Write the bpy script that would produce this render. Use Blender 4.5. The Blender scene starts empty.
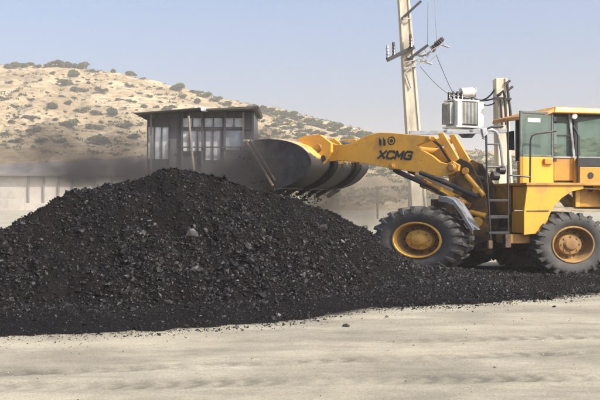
import bpy, bmesh, math, random
import numpy as np
from mathutils import Vector, Matrix
R = math.radians
random.seed(7); rng = np.random.default_rng(11)
S = bpy.context.scene
COL = S.collection

# ------------------------------------------------------------------ camera, sky, sun, exposure
F, CX, HY, CH = 900.0, 300.0, 200.0, 1.68     # focal length in photo pixels, centre column, horizon row, eye height
cam_d = bpy.data.cameras.new('camera'); cam_d.sensor_width = 36; cam_d.lens = 36 * F / 600
cam_d.clip_start = 0.1; cam_d.clip_end = 4000
cam = bpy.data.objects.new('camera', cam_d); COL.objects.link(cam)
cam.location = (0, 0, CH); cam.rotation_euler = (R(90), 0, 0)
S.camera = cam

SUN_AZ, SUN_EL = 54.0, 42.0                    # degrees to the right of straight behind the camera, elevation
sun_dir = Vector((math.sin(R(SUN_AZ)) * math.cos(R(SUN_EL)), -math.cos(R(SUN_AZ)) * math.cos(R(SUN_EL)), math.sin(R(SUN_EL))))
W = bpy.data.worlds.new('World'); S.world = W; W.use_nodes = True
wn = W.node_tree.nodes; wl = W.node_tree.links
bg = wn['Background']; sky = wn.new('ShaderNodeTexSky'); sky.sky_type = 'NISHITA'; sky.sun_disc = False
sky.sun_elevation = R(SUN_EL); sky.sun_rotation = math.atan2(sun_dir.x, sun_dir.y)
sky.air_density = .9; sky.dust_density = 10.0; sky.ozone_density = 4.0; sky.altitude = 600
wl.new(sky.outputs[0], bg.inputs[0]); bg.inputs[1].default_value = 0.15
sd = bpy.data.lights.new('sun', 'SUN'); sd.energy = 3.3; sd.angle = R(0.5); sd.color = (1.0, 0.93, 0.82)
sun = bpy.data.objects.new('sun', sd); COL.objects.link(sun)
sun.rotation_euler = sun_dir.to_track_quat('Z', 'Y').to_euler(); sun.location = (8, -8, 12)
S.view_settings.view_transform = 'Standard'; S.view_settings.look = 'None'
S.view_settings.gamma = 1; S.view_settings.use_curve_mapping = False; S.view_settings.exposure = 0.74
S.cycles.volume_step_rate = 3.0; S.cycles.volume_bounces = 1; S.cycles.max_bounces = 8
S.cycles.transparent_max_bounces = 16

# ------------------------------------------------------------------ numeric helpers
def at(px, py, Y): return Vector(((px - CX) / F * Y, Y, CH + (HY - py) / F * Y))
def gx(px, Y): return (px - CX) / F * Y
def gz(py, Y): return CH + (HY - py) / F * Y

def vnoise(x, y, seed=0):
    xi = np.floor(x).astype(np.int64); yi = np.floor(y).astype(np.int64)
    xf = x - xi; yf = y - yi
    u = xf * xf * (3 - 2 * xf); v = yf * yf * (3 - 2 * yf)
    def h(a, b):
        n = (a * 374761393 + b * 668265263 + seed * 1442695041) & 0xffffffff
        n = ((n ^ (n >> 13)) * 1274126177) & 0xffffffff
        return ((n ^ (n >> 16)) & 0xffff) / 65535.0
    return (h(xi, yi) * (1 - u) + h(xi + 1, yi) * u) * (1 - v) + (h(xi, yi + 1) * (1 - u) + h(xi + 1, yi + 1) * u) * v
def fbm(x, y, o=4, seed=0):
    s = 0; a = .5; t = 0
    for k in range(o):
        s = s + a * vnoise(x * 2 ** k, y * 2 ** k, seed + k * 17); t += a; a *= .5
    return s / t * 2 - 1
def sstep(a, b, x):
    t = np.clip((x - a) / (b - a), 0, 1); return t * t * (3 - 2 * t)

# ------------------------------------------------------------------ materials
def mat(name, c, c2=None, rough=.6, metal=0, scale=3.0, lo=.4, hi=.62, bump=0.0, bscale=30.0, stretch=(1, 1, 1),
        dirt=None, dscale=1.5, dlo=.5, dhi=.7, damt=.6, coat=0.0, detail=6.0, bdist=.02, spec=.5, chips=0.0):
    m = bpy.data.materials.new(name); m.use_nodes = True
    n = m.node_tree.nodes; l = m.node_tree.links; p = n['Principled BSDF']
    p.inputs['Roughness'].default_value = rough; p.inputs['Metallic'].default_value = metal
    p.inputs['Coat Weight'].default_value = coat; p.inputs['Specular IOR Level'].default_value = spec
    tc = n.new('ShaderNodeTexCoord'); mp = n.new('ShaderNodeMapping'); mp.inputs['Scale'].default_value = stretch
    l.new(tc.outputs['Object'], mp.inputs[0])
    def noise(sc, d=detail):
        t = n.new('ShaderNodeTexNoise'); t.inputs['Scale'].default_value = sc; t.inputs['Detail'].default_value = d
        t.inputs['Roughness'].default_value = .62
        l.new(mp.outputs[0], t.inputs['Vector']); return t
    def ramp(src, a, b, c0, c1):
        r = n.new('ShaderNodeValToRGB'); r.color_ramp.elements[0].position = a; r.color_ramp.elements[1].position = b
        r.color_ramp.elements[0].color = (*c0, 1); r.color_ramp.elements[1].color = (*c1, 1)
        l.new(src, r.inputs[0]); return r
    c2 = c2 or tuple(x * .78 for x in c)
    cur = ramp(noise(scale).outputs['Fac'], lo, hi, c, c2).outputs[0]
    if dirt:
        f = ramp(noise(dscale, 9).outputs['Fac'], dlo, dhi, (0, 0, 0), (damt,) * 3)
        mx = n.new('ShaderNodeMix'); mx.data_type = 'RGBA'; mx.inputs[7].default_value = (*dirt, 1)
        l.new(f.outputs[0], mx.inputs[0]); l.new(cur, mx.inputs[6]); cur = mx.outputs[2]
        rr = n.new('ShaderNodeMapRange'); rr.inputs[3].default_value = rough; rr.inputs[4].default_value = min(1, rough + .35)
        l.new(f.outputs[0], rr.inputs[0]); l.new(rr.outputs[0], p.inputs['Roughness'])
    if chips:
        def layer(cur, st, sc, a, b, amt, colr):
            mp2 = n.new('ShaderNodeMapping'); mp2.inputs['Scale'].default_value = st; l.new(tc.outputs['Object'], mp2.inputs[0])
            t = n.new('ShaderNodeTexNoise'); t.inputs['Scale'].default_value = sc; t.inputs['Detail'].default_value = 5; t.inputs['Roughness'].default_value = .7; l.new(mp2.outputs[0], t.inputs['Vector'])
            f = ramp(t.outputs['Fac'], a, b, (0, 0, 0), (amt,) * 3); mx = n.new('ShaderNodeMix'); mx.data_type = 'RGBA'; mx.inputs[7].default_value = (*colr, 1)
            l.new(f.outputs[0], mx.inputs[0]); l.new(cur, mx.inputs[6]); return mx.outputs[2]
        cur = layer(cur, (5, 5, .5), 1.6, .50, .72, .45 * chips, (.33, .24, .15))
        cur = layer(cur, (1, 1, 1), 17, .64, .68, .9 * chips, (.09, .055, .035))
        cur = layer(cur, (1, 1, 6), 9, .66, .70, .6 * chips, (.10, .07, .05))
    l.new(cur, p.inputs['Base Color'])
    if bump:
        b = n.new('ShaderNodeBump'); b.inputs['Strength'].default_value = bump; b.inputs['Distance'].default_value = bdist
        l.new(noise(bscale, 4).outputs['Fac'], b.inputs['Height']); l.new(b.outputs[0], p.inputs['Normal'])
    m['cur'] = 0
    return m
def glass_mat(name, tint=(.16, .20, .18), alpha=.22, rough=.05):
    m = bpy.data.materials.new(name); m.use_nodes = True
    n = m.node_tree.nodes; l = m.node_tree.links; n.clear()
    o = n.new('ShaderNodeOutputMaterial'); mix = n.new('ShaderNodeMixShader'); t = n.new('ShaderNodeBsdfTransparent')
    g = n.new('ShaderNodeBsdfPrincipled'); g.inputs['Base Color'].default_value = (*tint, 1); g.inputs['Roughness'].default_value = rough
    no = n.new('ShaderNodeTexNoise'); no.inputs['Scale'].default_value = 2.5; tc = n.new('ShaderNodeTexCoord')
    l.new(tc.outputs['Object'], no.inputs['Vector'])
    mr = n.new('ShaderNodeMapRange'); mr.inputs[1].default_value = .3; mr.inputs[2].default_value = .7
    mr.inputs[3].default_value = alpha * .7; mr.inputs[4].default_value = min(1, alpha * 1.3)
    l.new(no.outputs['Fac'], mr.inputs[0]); l.new(mr.outputs[0], mix.inputs[0])
    t.inputs[0].default_value = (.85, .93, .88, 1)
    l.new(t.outputs[0], mix.inputs[1]); l.new(g.outputs[0], mix.inputs[2]); l.new(mix.outputs[0], o.inputs[0])
    return m

YEL = (.72, .36, .035)
M = {}
M['yellow'] = mat('yellow_paint', YEL, (.66, .33, .04), rough=.38, scale=1.2, dirt=(.20, .13, .07), dscale=2.2, dlo=.52, dhi=.78, damt=.6, coat=.05, bump=.08, bscale=12, chips=.8)
M['yellow_dirty'] = mat('dirty_yellow_paint', (.50, .25, .04), (.36, .18, .045), rough=.55, scale=2, dirt=(.07, .05, .035), dscale=2.6, dlo=.42, dhi=.68, damt=.85, bump=.15, bscale=20)
M['orange'] = mat('orange_brown_paint', (.52, .245, .028), (.42, .19, .025), rough=.5, scale=2, dirt=(.10, .06, .04), dscale=2, dlo=.5, dhi=.75, damt=.5, chips=.9)
M['rim'] = mat('rim_paint', (.72, .40, .07), (.60, .32, .07), rough=.6, scale=4, dirt=(.16, .10, .06), dscale=3, dlo=.52, dhi=.76, damt=.5)
M['hub_dirt_shade'] = mat('hub_paint_dirt_shade', (.36, .21, .07), (.27, .155, .055), rough=.8, scale=3, dirt=(.09, .065, .045), dscale=2.5, dlo=.42, dhi=.75, damt=.6)  # dirty hub paint, dark enough to carry the shade inside the rim dish
M['black'] = mat('black_metal', (.018, .018, .02), (.03, .028, .027), rough=.45, scale=5, dirt=(.12, .11, .10), dscale=3, dlo=.55, dhi=.8, damt=.4)
M['chassis'] = mat('greasy_chassis', (.12, .065, .03), (.05, .035, .025), rough=.7, scale=3, dirt=(.02, .018, .017), dscale=4, dlo=.45, dhi=.65, damt=.9, bump=.2)
M['rubber'] = mat('dusty_rubber', (.045, .043, .042), (.085, .078, .07), rough=.85, scale=3, lo=.35, hi=.7, dirt=(.16, .145, .125), dscale=5, dlo=.5, dhi=.8, damt=.5, bump=.25, bscale=40, bdist=.01)
M['steel'] = mat('worn_steel', (.30, .28, .26), (.10, .09, .085), rough=.42, metal=.6, scale=5, bump=.15)
M['chrome'] = mat('cylinder_rod_steel', (.5, .5, .5), (.3, .3, .3), rough=.2, metal=.9, scale=3)
M['grey'] = mat('light_grey_paint', (.38, .39, .40), (.28, .28, .29), rough=.5, scale=3, dirt=(.10, .09, .08), dscale=3)
M['pale'] = mat('pale_barrel_paint', (.60, .52, .38), (.48, .40, .27), rough=.45, scale=3, dirt=(.12, .09, .06), dscale=4, damt=.5)
M['bucket_side'] = mat('coal_blackened_steel', (.020, .019, .019), (.055, .050, .046), rough=.62, scale=2.5, dirt=(.10, .085, .07), dscale=2.2, dlo=.58, dhi=.8, damt=.5, bump=.2, bscale=25)
M['glass'] = glass_mat('cab_glass')
M['doorglass'] = glass_mat('door_glass', (.15, .20, .18), .50, .10)
M['glassdark'] = glass_mat('dusty_window_glass', (.35, .38, .38), .6, .15)
M['concrete'] = mat('pole_concrete', (.66, .60, .46), (.54, .48, .35), rough=.85, scale=2.5, dirt=(.22, .19, .15), dscale=1.8, damt=.6, bump=.4, bscale=30, stretch=(1, 1, .25), chips=.5)
M['tgrey'] = mat('transformer_paint', (.42, .43, .40), (.30, .31, .29), rough=.55, scale=2, dirt=(.18, .15, .11), dscale=3, chips=.6)
M['twhite'] = mat('white_enamel', (.72, .71, .66), (.60, .58, .52), rough=.5, scale=2, dirt=(.25, .2, .15), dscale=3, damt=.5, chips=.6)
M['porcelain'] = mat('brown_porcelain', (.035, .022, .018), (.06, .035, .025), rough=.25)
M['shedwall'] = mat('shed_cladding', (.060, .060, .063), (.10, .10, .105), rough=.8, scale=1.2, stretch=(3, 3, .6), dirt=(.025, .023, .023), dscale=1, bump=.15)
M['shedroof'] = mat('shed_roof_sheet', (.05, .045, .04), (.08, .07, .06), rough=.8, scale=2)
M['shedpane'] = mat('whitewashed_panel', (.70, .73, .76), (.45, .48, .50), rough=.7, scale=2, dirt=(.10, .09, .08), dscale=1.5)
M['bluepane'] = mat('blue_grey_glazing', (.34, .38, .43), (.20, .23, .27), rough=.25, scale=1.5, dirt=(.10, .09, .09), dscale=1.2)
M['wood'] = mat('weathered_timber', (.22, .19, .16), (.15, .13, .11), rough=.85, scale=4, stretch=(1, 1, .2))
M['plaster'] = mat('dusty_plaster_wall', (.46, .42, .36), (.38, .34, .28), rough=.9, scale=.4, dirt=(.22, .19, .16), dscale=.3)
M['brownroof'] = mat('grey_brown_roofing', (.16, .15, .135), (.21, .19, .17), rough=.9, scale=.5)
M['rock'] = mat('pale_limestone', (.50, .43, .33), (.36, .30, .22), rough=.9, scale=4, bump=.6, bscale=10, bdist=.05)
M['soot_shadow'] = mat('sooty_steel_and_shadow', (.010, .009, .009), (.022, .02, .018), rough=.9, scale=4, bump=.2, spec=.1)  # sooty black of the teeth, also the painted shadow bands on the bucket
M['sticker'] = mat('pale_sticker', (.65, .75, .62), (.5, .62, .5), rough=.5, scale=20)
M['lamp'] = mat('lamp_lens', (.75, .75, .72), (.6, .6, .58), rough=.15, scale=20)
M['seat'] = mat('seat_vinyl', (.03, .03, .035), rough=.6)
M['green'] = mat('transformer_bushing_glaze', (.02, .018, .018), rough=.3)

def tone_mat(name, dark, light, rough, rng_r=.2, nsc=20, bump=.3, spec=.5):
    m = bpy.data.materials.new(name); m.use_nodes = True
    n = m.node_tree.nodes; l = m.node_tree.links; p = n['Principled BSDF']
    a = n.new('ShaderNodeAttribute'); a.attribute_name = 'tone'
    tc = n.new('ShaderNodeTexCoord'); no = n.new('ShaderNodeTexNoise'); no.inputs['Scale'].default_value = nsc; no.inputs['Detail'].default_value = 4
    l.new(tc.outputs['Object'], no.inputs['Vector'])
    mx = n.new('ShaderNodeMix'); mx.data_type = 'RGBA'; mx.inputs[6].default_value = (*dark, 1); mx.inputs[7].default_value = (*light, 1)
    l.new(a.outputs['Fac'], mx.inputs[0])
    m2 = n.new('ShaderNodeMix'); m2.data_type = 'RGBA'; m2.blend_type = 'MULTIPLY'; m2.inputs[0].default_value = .6
    l.new(mx.outputs[2], m2.inputs[6]); l.new(no.outputs['Color'], m2.inputs[7])
    r2 = n.new('ShaderNodeMapRange'); r2.inputs[1].default_value = .35; r2.inputs[2].default_value = .65
    r2.inputs[3].default_value = rough - rng_r; r2.inputs[4].default_value = rough + rng_r
    l.new(no.outputs['Fac'], r2.inputs[0]); l.new(r2.outputs[0], p.inputs['Roughness'])
    l.new(mx.outputs[2], p.inputs['Base Color']); p.inputs['Specular IOR Level'].default_value = spec
    b = n.new('ShaderNodeBump'); b.inputs['Strength'].default_value = bump; b.inputs['Distance'].default_value = .02
    l.new(no.outputs['Fac'], b.inputs['Height']); l.new(b.outputs[0], p.inputs['Normal'])
    return m
M['coal'] = tone_mat('coal', (.0030, .0026, .0028), (.13, .122, .118), .40, .20, 32, .6, .22)
M['grit'] = tone_mat('ground_grit', (.05, .047, .043), (.50, .45, .36), .9, .05, 20, .3, .1)
M['fines'] = tone_mat('coal_fines', (.0030, .0026, .0027), (.075, .072, .072), .9, .05, 60, .8, .06)
M['leaf'] = tone_mat('shrub_foliage', (.040, .052, .010), (.10, .115, .028), .8, .1, 3, 0, .2)

# ------------------------------------------------------------------ mesh helpers
class MB:
    def __init__(s): s.v = []; s.f = []
    def add(s, vs, fs):
        o = len(s.v); s.v += [tuple(p) for p in vs]; s.f += [tuple(i + o for i in f) for f in fs]; return s
    def hexa(s, p):   # 8 points: 0-3 one face loop, 4-7 matching opposite loop
        return s.add(p, [(3, 2, 1, 0), (4, 5, 6, 7), (0, 1, 5, 4), (1, 2, 6, 5), (2, 3, 7, 6), (3, 0, 4, 7)])
    def box(s, a, b):
        (x0, y0, z0), (x1, y1, z1) = a, b
        return s.hexa([(x0, y0, z0), (x1, y0, z0), (x1, y1, z0), (x0, y1, z0), (x0, y0, z1), (x1, y0, z1), (x1, y1, z1), (x0, y1, z1)])
    def beam(s, p, q, w, h, up=Vector((0, 0, 1))):   # rectangular bar from p to q
        p = Vector(p); q = Vector(q); d = (q - p).normalized(); a = d.cross(up)
        if a.length < .01: a = d.cross(Vector((0, 1, 0)))
        a.normalize(); b = a.cross(d)
        A = a * w / 2; B = b * h / 2
        return s.hexa([p - A - B, p + A - B, p + A + B, p - A + B, q - A - B, q + A - B, q + A + B, q - A + B])
    def tube(s, pts, r, n=10, r1=None):
        pts = [Vector(p) for p in pts]; rs = [r + ((r1 if r1 is not None else r) - r) * i / (len(pts) - 1) for i in range(len(pts))]
        o = len(s.v); prev = None
        for i, p in enumerate(pts):
            d = (pts[min(i + 1, len(pts) - 1)] - pts[max(i - 1, 0)]).normalized()
            if prev is None:
                a = d.cross(Vector((0, 0, 1)));
                if a.length < .05: a = d.cross(Vector((1, 0, 0)))
            else: a = prev - d * prev.dot(d)
            a.normalize(); prev = a; b = d.cross(a)
            for k in range(n):
                t = 2 * math.pi * k / n; s.v.append(tuple(p + (a * math.cos(t) + b * math.sin(t)) * rs[i]))
        for i in range(len(pts) - 1):
            for k in range(n):
                s.f.append((o + i * n + k, o + i * n + (k + 1) % n, o + (i + 1) * n + (k + 1) % n, o + (i + 1) * n + k))
        s.f.append(tuple(o + k for k in reversed(range(n)))); e = o + (len(pts) - 1) * n; s.f.append(tuple(e + k for k in range(n)))
        return s
    def prism(s, loopA, loopB):
        n = len(loopA); s.add(list(loopA) + list(loopB), [tuple(reversed(range(n))), tuple(range(n, 2 * n))] + [(i, (i + 1) % n, n + (i + 1) % n, n + i) for i in range(n)])
        return s
def mkmesh(name, mb, loc, smooth=False):
    me = bpy.data.meshes.new(name); me.from_pydata([(v[0] - loc[0], v[1] - loc[1], v[2] - loc[2]) for v in mb.v], [], mb.f)
    bm = bmesh.new(); bm.from_mesh(me); bmesh.ops.recalc_face_normals(bm, faces=bm.faces); bm.to_mesh(me); bm.free()
    if smooth: me.polygons.foreach_set('use_smooth', [True] * len(me.polygons))
    return me
def wloc(o):
    v = Vector((0, 0, 0))
    while o: v += o.location; o = o.parent
    return v
def part(name, mb, m, parent, bevel=0.0, smooth=False, label=None, origin=None):
    base = wloc(parent); org = Vector(origin) if origin is not None else base
    me = mkmesh(name, mb, org, smooth); o = bpy.data.objects.new(name, me); COL.objects.link(o)
    o.parent = parent; o.location = org - base
    me.materials.append(M[m] if isinstance(m, str) else m)
    fin(o, bevel, smooth)
    if label: o['label'] = label
    return o
def fin(o, bevel, smooth):
    if bevel:
        b = o.modifiers.new('bevel', 'BEVEL'); b.width = bevel; b.segments = 2; b.limit_method = 'ANGLE'; b.angle_limit = R(35)
    if smooth or bevel:
        o.data.polygons.foreach_set('use_smooth', [True] * len(o.data.polygons))
        e = o.modifiers.new('wn', 'WEIGHTED_NORMAL') if bevel else None
        if not bevel:
            o.data.set_sharp_from_angle(angle=R(40))
def tag(o, label, cat, group=None, kind=None):
    if label: o['label'] = label
    if cat: o['category'] = cat
    if group: o['group'] = group
    if kind: o['kind'] = kind
    return o
def empty(name, loc, label, cat, group=None):
    o = bpy.data.objects.new(name, None); o.empty_display_size = .3; COL.objects.link(o); o.location = loc
    return tag(o, label, cat, group)
def solo(name, mb, m, loc, label, cat, group=None, kind=None, bevel=0, smooth=False):
    me = mkmesh(name, mb, loc, smooth); o = bpy.data.objects.new(name, me); COL.objects.link(o); o.location = loc
    me.materials.append(M[m] if isinstance(m, str) else m); fin(o, bevel, smooth)
    return tag(o, label, cat, group, kind)
def npmesh(name, V, Fc, m, smooth=False, tone=None):
    me = bpy.data.meshes.new(name); V = np.asarray(V, np.float32); Fc = np.asarray(Fc, np.int32); k = Fc.shape[1]
    me.vertices.add(len(V)); me.vertices.foreach_set('co', V.ravel())
    me.loops.add(Fc.size); me.loops.foreach_set('vertex_index', Fc.ravel())
    me.polygons.add(len(Fc)); me.polygons.foreach_set('loop_start', np.arange(len(Fc), dtype=np.int32) * k)
    me.polygons.foreach_set('use_smooth', np.full(len(Fc), smooth))
    me.update(calc_edges=True); me.validate()
    if tone is not None:
        a = me.attributes.new('tone', 'FLOAT', 'POINT'); a.data.foreach_set('value', np.asarray(tone, np.float32))
    me.materials.append(m); return me
def gridmesh(name, xs, ys, zf, m, smooth=True, tone=None):
    X, Y = np.meshgrid(xs, ys); Z = zf(X, Y); nx, ny = len(xs), len(ys)
    V = np.stack([X.ravel(), Y.ravel(), Z.ravel()], 1)
    i = np.arange(nx - 1)[None, :] + np.arange(ny - 1)[:, None] * nx; i = i.ravel()
    return npmesh(name, V, np.stack([i, i + 1, i + nx + 1, i + nx], 1), m, smooth, None if tone is None else tone(X, Y).ravel())

# ------------------------------------------------------------------ ground
def nodes_of(name):
    m = bpy.data.materials.new(name); m.use_nodes = True
    return m, m.node_tree.nodes, m.node_tree.links, m.node_tree.nodes['Principled BSDF']
def ground_material():
    m, n, l, p = nodes_of('dusty_ground'); p.inputs['Roughness'].default_value = .95; p.inputs['Specular IOR Level'].default_value = .15
    tc = n.new('ShaderNodeTexCoord')
    def nz(sc, st, rot=0, d=8, r=.6):
        mp = n.new('ShaderNodeMapping'); mp.inputs['Scale'].default_value = st; mp.inputs['Rotation'].default_value = (0, 0, rot)
        l.new(tc.outputs['Object'], mp.inputs[0]); t = n.new('ShaderNodeTexNoise'); t.inputs['Scale'].default_value = sc
        t.inputs['Detail'].default_value = d; t.inputs['Roughness'].default_value = r; l.new(mp.outputs[0], t.inputs[0]); return t.outputs['Fac']
    def rmp(src, st):
        r = n.new('ShaderNodeValToRGB'); e = r.color_ramp.elements
        while len(e) < len(st): e.new(.5)
        for q, (pp, c) in zip(e, st): q.position = pp; q.color = (*c, 1)
        l.new(src, r.inputs[0]); return r.outputs[0]
    base = rmp(nz(.8, (.7, 1.1, 1), R(-7)), [(.36, (.28, .255, .195)), (.50, (.365, .335, .255)), (.64, (.445, .41, .315))])
    streak = rmp(nz(1.1, (.30, 1.2, 1), R(-9), 9, .72), [(.48, (0, 0, 0)), (.68, (.6, .6, .6))])
    mx = n.new('ShaderNodeMix'); mx.data_type = 'RGBA'; mx.inputs[7].default_value = (.19, .18, .15, 1)
    l.new(streak, mx.inputs[0]); l.new(base, mx.inputs[6])
    fine = rmp(nz(38, (1, 1, 1), 0, 10, .8), [(.36, (.66, .65, .63)), (.56, (1, 1, 1))])
    m2 = n.new('ShaderNodeMix'); m2.data_type = 'RGBA'; m2.blend_type = 'MULTIPLY'; m2.inputs[0].default_value = 1
    l.new(mx.outputs[2], m2.inputs[6]); l.new(fine, m2.inputs[7])
    a = n.new('ShaderNodeAttribute'); a.attribute_name = 'tone'      # spilt coal dust lying on the ground
    m3 = n.new('ShaderNodeMix'); m3.data_type = 'RGBA'; m3.inputs[7].default_value = (.008, .0076, .0076, 1)
    l.new(a.outputs['Fac'], m3.inputs[0]); l.new(m2.outputs[2], m3.inputs[6]); l.new(m3.outputs[2], p.inputs['Base Color'])
    b = n.new('ShaderNodeBump'); b.inputs['Strength'].default_value = .6; b.inputs['Distance'].default_value = .03
    l.new(nz(14, (.8, 1.2, 1), R(-8), 12, .78), b.inputs['Height']); l.new(b.outputs[0], p.inputs['Normal'])
    return m
EDGE = np.array([(-9, 10.4), (-6, 10.8), (-3.7, 11.1), (-1.92, 11.5), (0, 12.6), (1.09, 14.0), (2.4, 14.4), (4.1, 15.4), (5.46, 16.4), (8, 18.0), (12, 19.5)])
def ground_z(X, Y):
    near = np.clip((40 - Y) / 25, 0, 1)
    u = Y - .12 * X
    z = .014 * fbm(X * .5 + 3, u * .6, 4, 3) + .009 * fbm(X * 2.2, u * 2.4, 4, 9) + .006 * fbm(X * 9, Y * 11, 2, 13)
    for yy, d, w, sl in ((6.6, .015, .20, .06), (8.2, .018, .22, -.04), (9.3, .013, .16, .09), (10.3, .014, .2, .03), (7.3, .012, .14, -.09)):
        c = yy + sl * X + .5 * fbm(X * .13, X * 0 + yy, 2, 5); q = (u - c) / w; on = sstep(-.35, .15, fbm(X * .4, u * .3, 2, int(yy * 10)))
        print_ = np.sign(np.sin(X * 26 + np.abs(q) * 3.0)) * .35
        z = z - d * np.exp(-q ** 4) * (.75 + print_) * on + d * .5 * np.exp(-((np.abs(q) - 1.35) / .3) ** 2) * on
    return z * near + np.clip(Y - 130, 0, 400) * .0
def ground_tone(X, Y):
    e = np.interp(X, EDGE[:, 0], EDGE[:, 1])
    t = sstep(-.35, .35, Y - e + .5 * fbm(X * .9, Y * .9, 4, 5)) * (1 - sstep(20.5, 24.5, Y + 1.5 * fbm(X * .5, Y * .5, 3, 8)))
    t *= sstep(-12, -7, X) * (1 - sstep(9, 13, X))
    u = Y - .12 * X; rut = 0
    for yy, w, sl in ((6.6, .20, .06), (8.2, .22, -.04), (9.3, .16, .09), (10.3, .2, .03), (7.3, .14, -.09)):
        c = yy + sl * X + .5 * fbm(X * .13, X * 0 + yy, 2, 5); q = (u - c) / w; on = sstep(-.35, .15, fbm(X * .4, u * .3, 2, int(yy * 10)))
        rut = rut + np.exp(-q ** 4) * on * (.34 + .16 * np.sign(np.sin(X * 26 + np.abs(q) * 3.0))) * (.5 + .8 * fbm(X * 2, Y * 2, 3, 66))
    t = t + np.clip(rut, 0, .42)
    spots = (fbm(X * 3, Y * 3, 3, 77) > .55) * .25 * np.exp(-np.abs(Y - e) / 1.0)
    return np.clip(t + spots, 0, 1) * 1.0
ysg = np.concatenate([np.linspace(-30, 3.5, 12), np.arange(4, 13, .04), np.arange(13, 20, .08), np.arange(20, 40, .3), np.geomspace(41, 1200, 50)])
xsg = np.concatenate([-np.geomspace(1200, 11, 30), np.arange(-10, 10, .055), np.geomspace(11, 1200, 30)])
gme = gridmesh('ground', xsg, ysg, ground_z, ground_material(), True, ground_tone)
ground = bpy.data.objects.new('ground', gme); COL.objects.link(ground); ground['kind'] = 'structure'

# ------------------------------------------------------------------ hill
CREST = np.array([(-400, 66), (-150, 60), (-60, 62), (0, 65), (20, 66), (60, 64), (92, 70), (120, 74), (160, 82), (200, 92), (240, 103), (270, 107), (300, 115), (340, 124), (375, 134), (400, 143), (440, 150), (490, 153), (540, 149), (580, 141), (620, 134), (700, 128), (900, 120), (1200, 135)])
YB, YC = 150.0, 330.0
HXs = gx(CREST[:, 0], YC); HZs = CH + (HY - CREST[:, 1]) / F * YC
def hill_z(X, Y):
    yb = YB - 25 * sstep(0, 40, X)
    t = (Y - yb) / (YC - yb)
    H = np.interp(X, HXs, HZs)
    up = np.clip(t, 0, 1); prof = .75 * up + .25 * up ** 2
    prof = np.where(t > 1, 1 - .55 * np.clip((t - 1) / 1.2, 0, 1) ** 1.2, prof)
    z = H * prof
    amp = sstep(0, .25, t)
    z = z + amp * (1.6 * fbm(X / 26, Y / 30, 4, 21) * (1 - .8 * np.exp(-((t - 1) / .08) ** 2)) + .45 * fbm(X / 5, Y / 6, 3, 33))
    gul = np.abs(fbm(X / 22, Y / 90, 3, 44)); z = z - amp * 1.6 * np.exp(-(gul / .12) ** 2) * (1 - np.exp(-((t - 1) / .1) ** 2))
    st = z + .8 * fbm(X / 18, Y / 18, 2, 55); fr = (st / 2.6) % 1.0
    z = z + amp * .55 * (sstep(.0, .25, fr) - fr)
    return np.where(t < 0, -.5 + np.minimum(t, 0) * 2, z)
def hill_material():
    m, n, l, p = nodes_of('limestone_hillside'); p.inputs['Roughness'].default_value = .95; p.inputs['Specular IOR Level'].default_value = .1
    tc = n.new('ShaderNodeTexCoord')
    def nz(sc, st=(1, 1, 1), d=8, r=.62):
        mp = n.new('ShaderNodeMapping'); mp.inputs['Scale'].default_value = st
        l.new(tc.outputs['Object'], mp.inputs[0]); t = n.new('ShaderNodeTexNoise'); t.inputs['Scale'].default_value = sc
        t.inputs['Detail'].default_value = d; t.inputs['Roughness'].default_value = r; l.new(mp.outputs[0], t.inputs[0]); return t.outputs['Fac']
    def rmp(src, st):
        r = n.new('ShaderNodeValToRGB'); e = r.color_ramp.elements
        while len(e) < len(st): e.new(.5)
        for q, (pp, c) in zip(e, st): q.position = pp; q.color = (*c, 1)
        l.new(src, r.inputs[0]); return r.outputs[0]
    base = rmp(nz(.06, (1, .6, 2.5)), [(.35, (.28, .205, .11)), (.5, (.41, .32, .185)), (.62, (.56, .455, .28))])
    sp = rmp(nz(.55, (1, .7, 2.2), 8, .7), [(.48, (0, 0, 0)), (.58, (.75, .75, .75))])
    mx = n.new('ShaderNodeMix'); mx.data_type = 'RGBA'; mx.inputs[7].default_value = (.17, .125, .075, 1)
    l.new(sp, mx.inputs[0]); l.new(base, mx.inputs[6])
    gr = rmp(nz(.25, (1, 1, 1), 6, .7), [(.54, (0, 0, 0)), (.66, (.7, .7, .7))])
    m2 = n.new('ShaderNodeMix'); m2.data_type = 'RGBA'; m2.inputs[7].default_value = (.23, .21, .12, 1)
    l.new(gr, m2.inputs[0]); l.new(mx.outputs[2], m2.inputs[6]); l.new(m2.outputs[2], p.inputs['Base Color'])
    b = n.new('ShaderNodeBump'); b.inputs['Strength'].default_value = .9; b.inputs['Distance'].default_value = .8
    l.new(nz(.5, (1, .8, 2), 10, .75), b.inputs['Height']); l.new(b.outputs[0], p.inputs['Normal'])
    return m
hme = gridmesh('hill', np.concatenate([np.arange(-330, -140, 4.), np.arange(-140, 170, .75), np.arange(170, 420, 4.)]), np.concatenate([np.arange(118, 345, 1.), np.arange(345, 560, 8.)]), hill_z, hill_material())
hill = bpy.data.objects.new('hill', hme); COL.objects.link(hill); hill['kind'] = 'structure'

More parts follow.
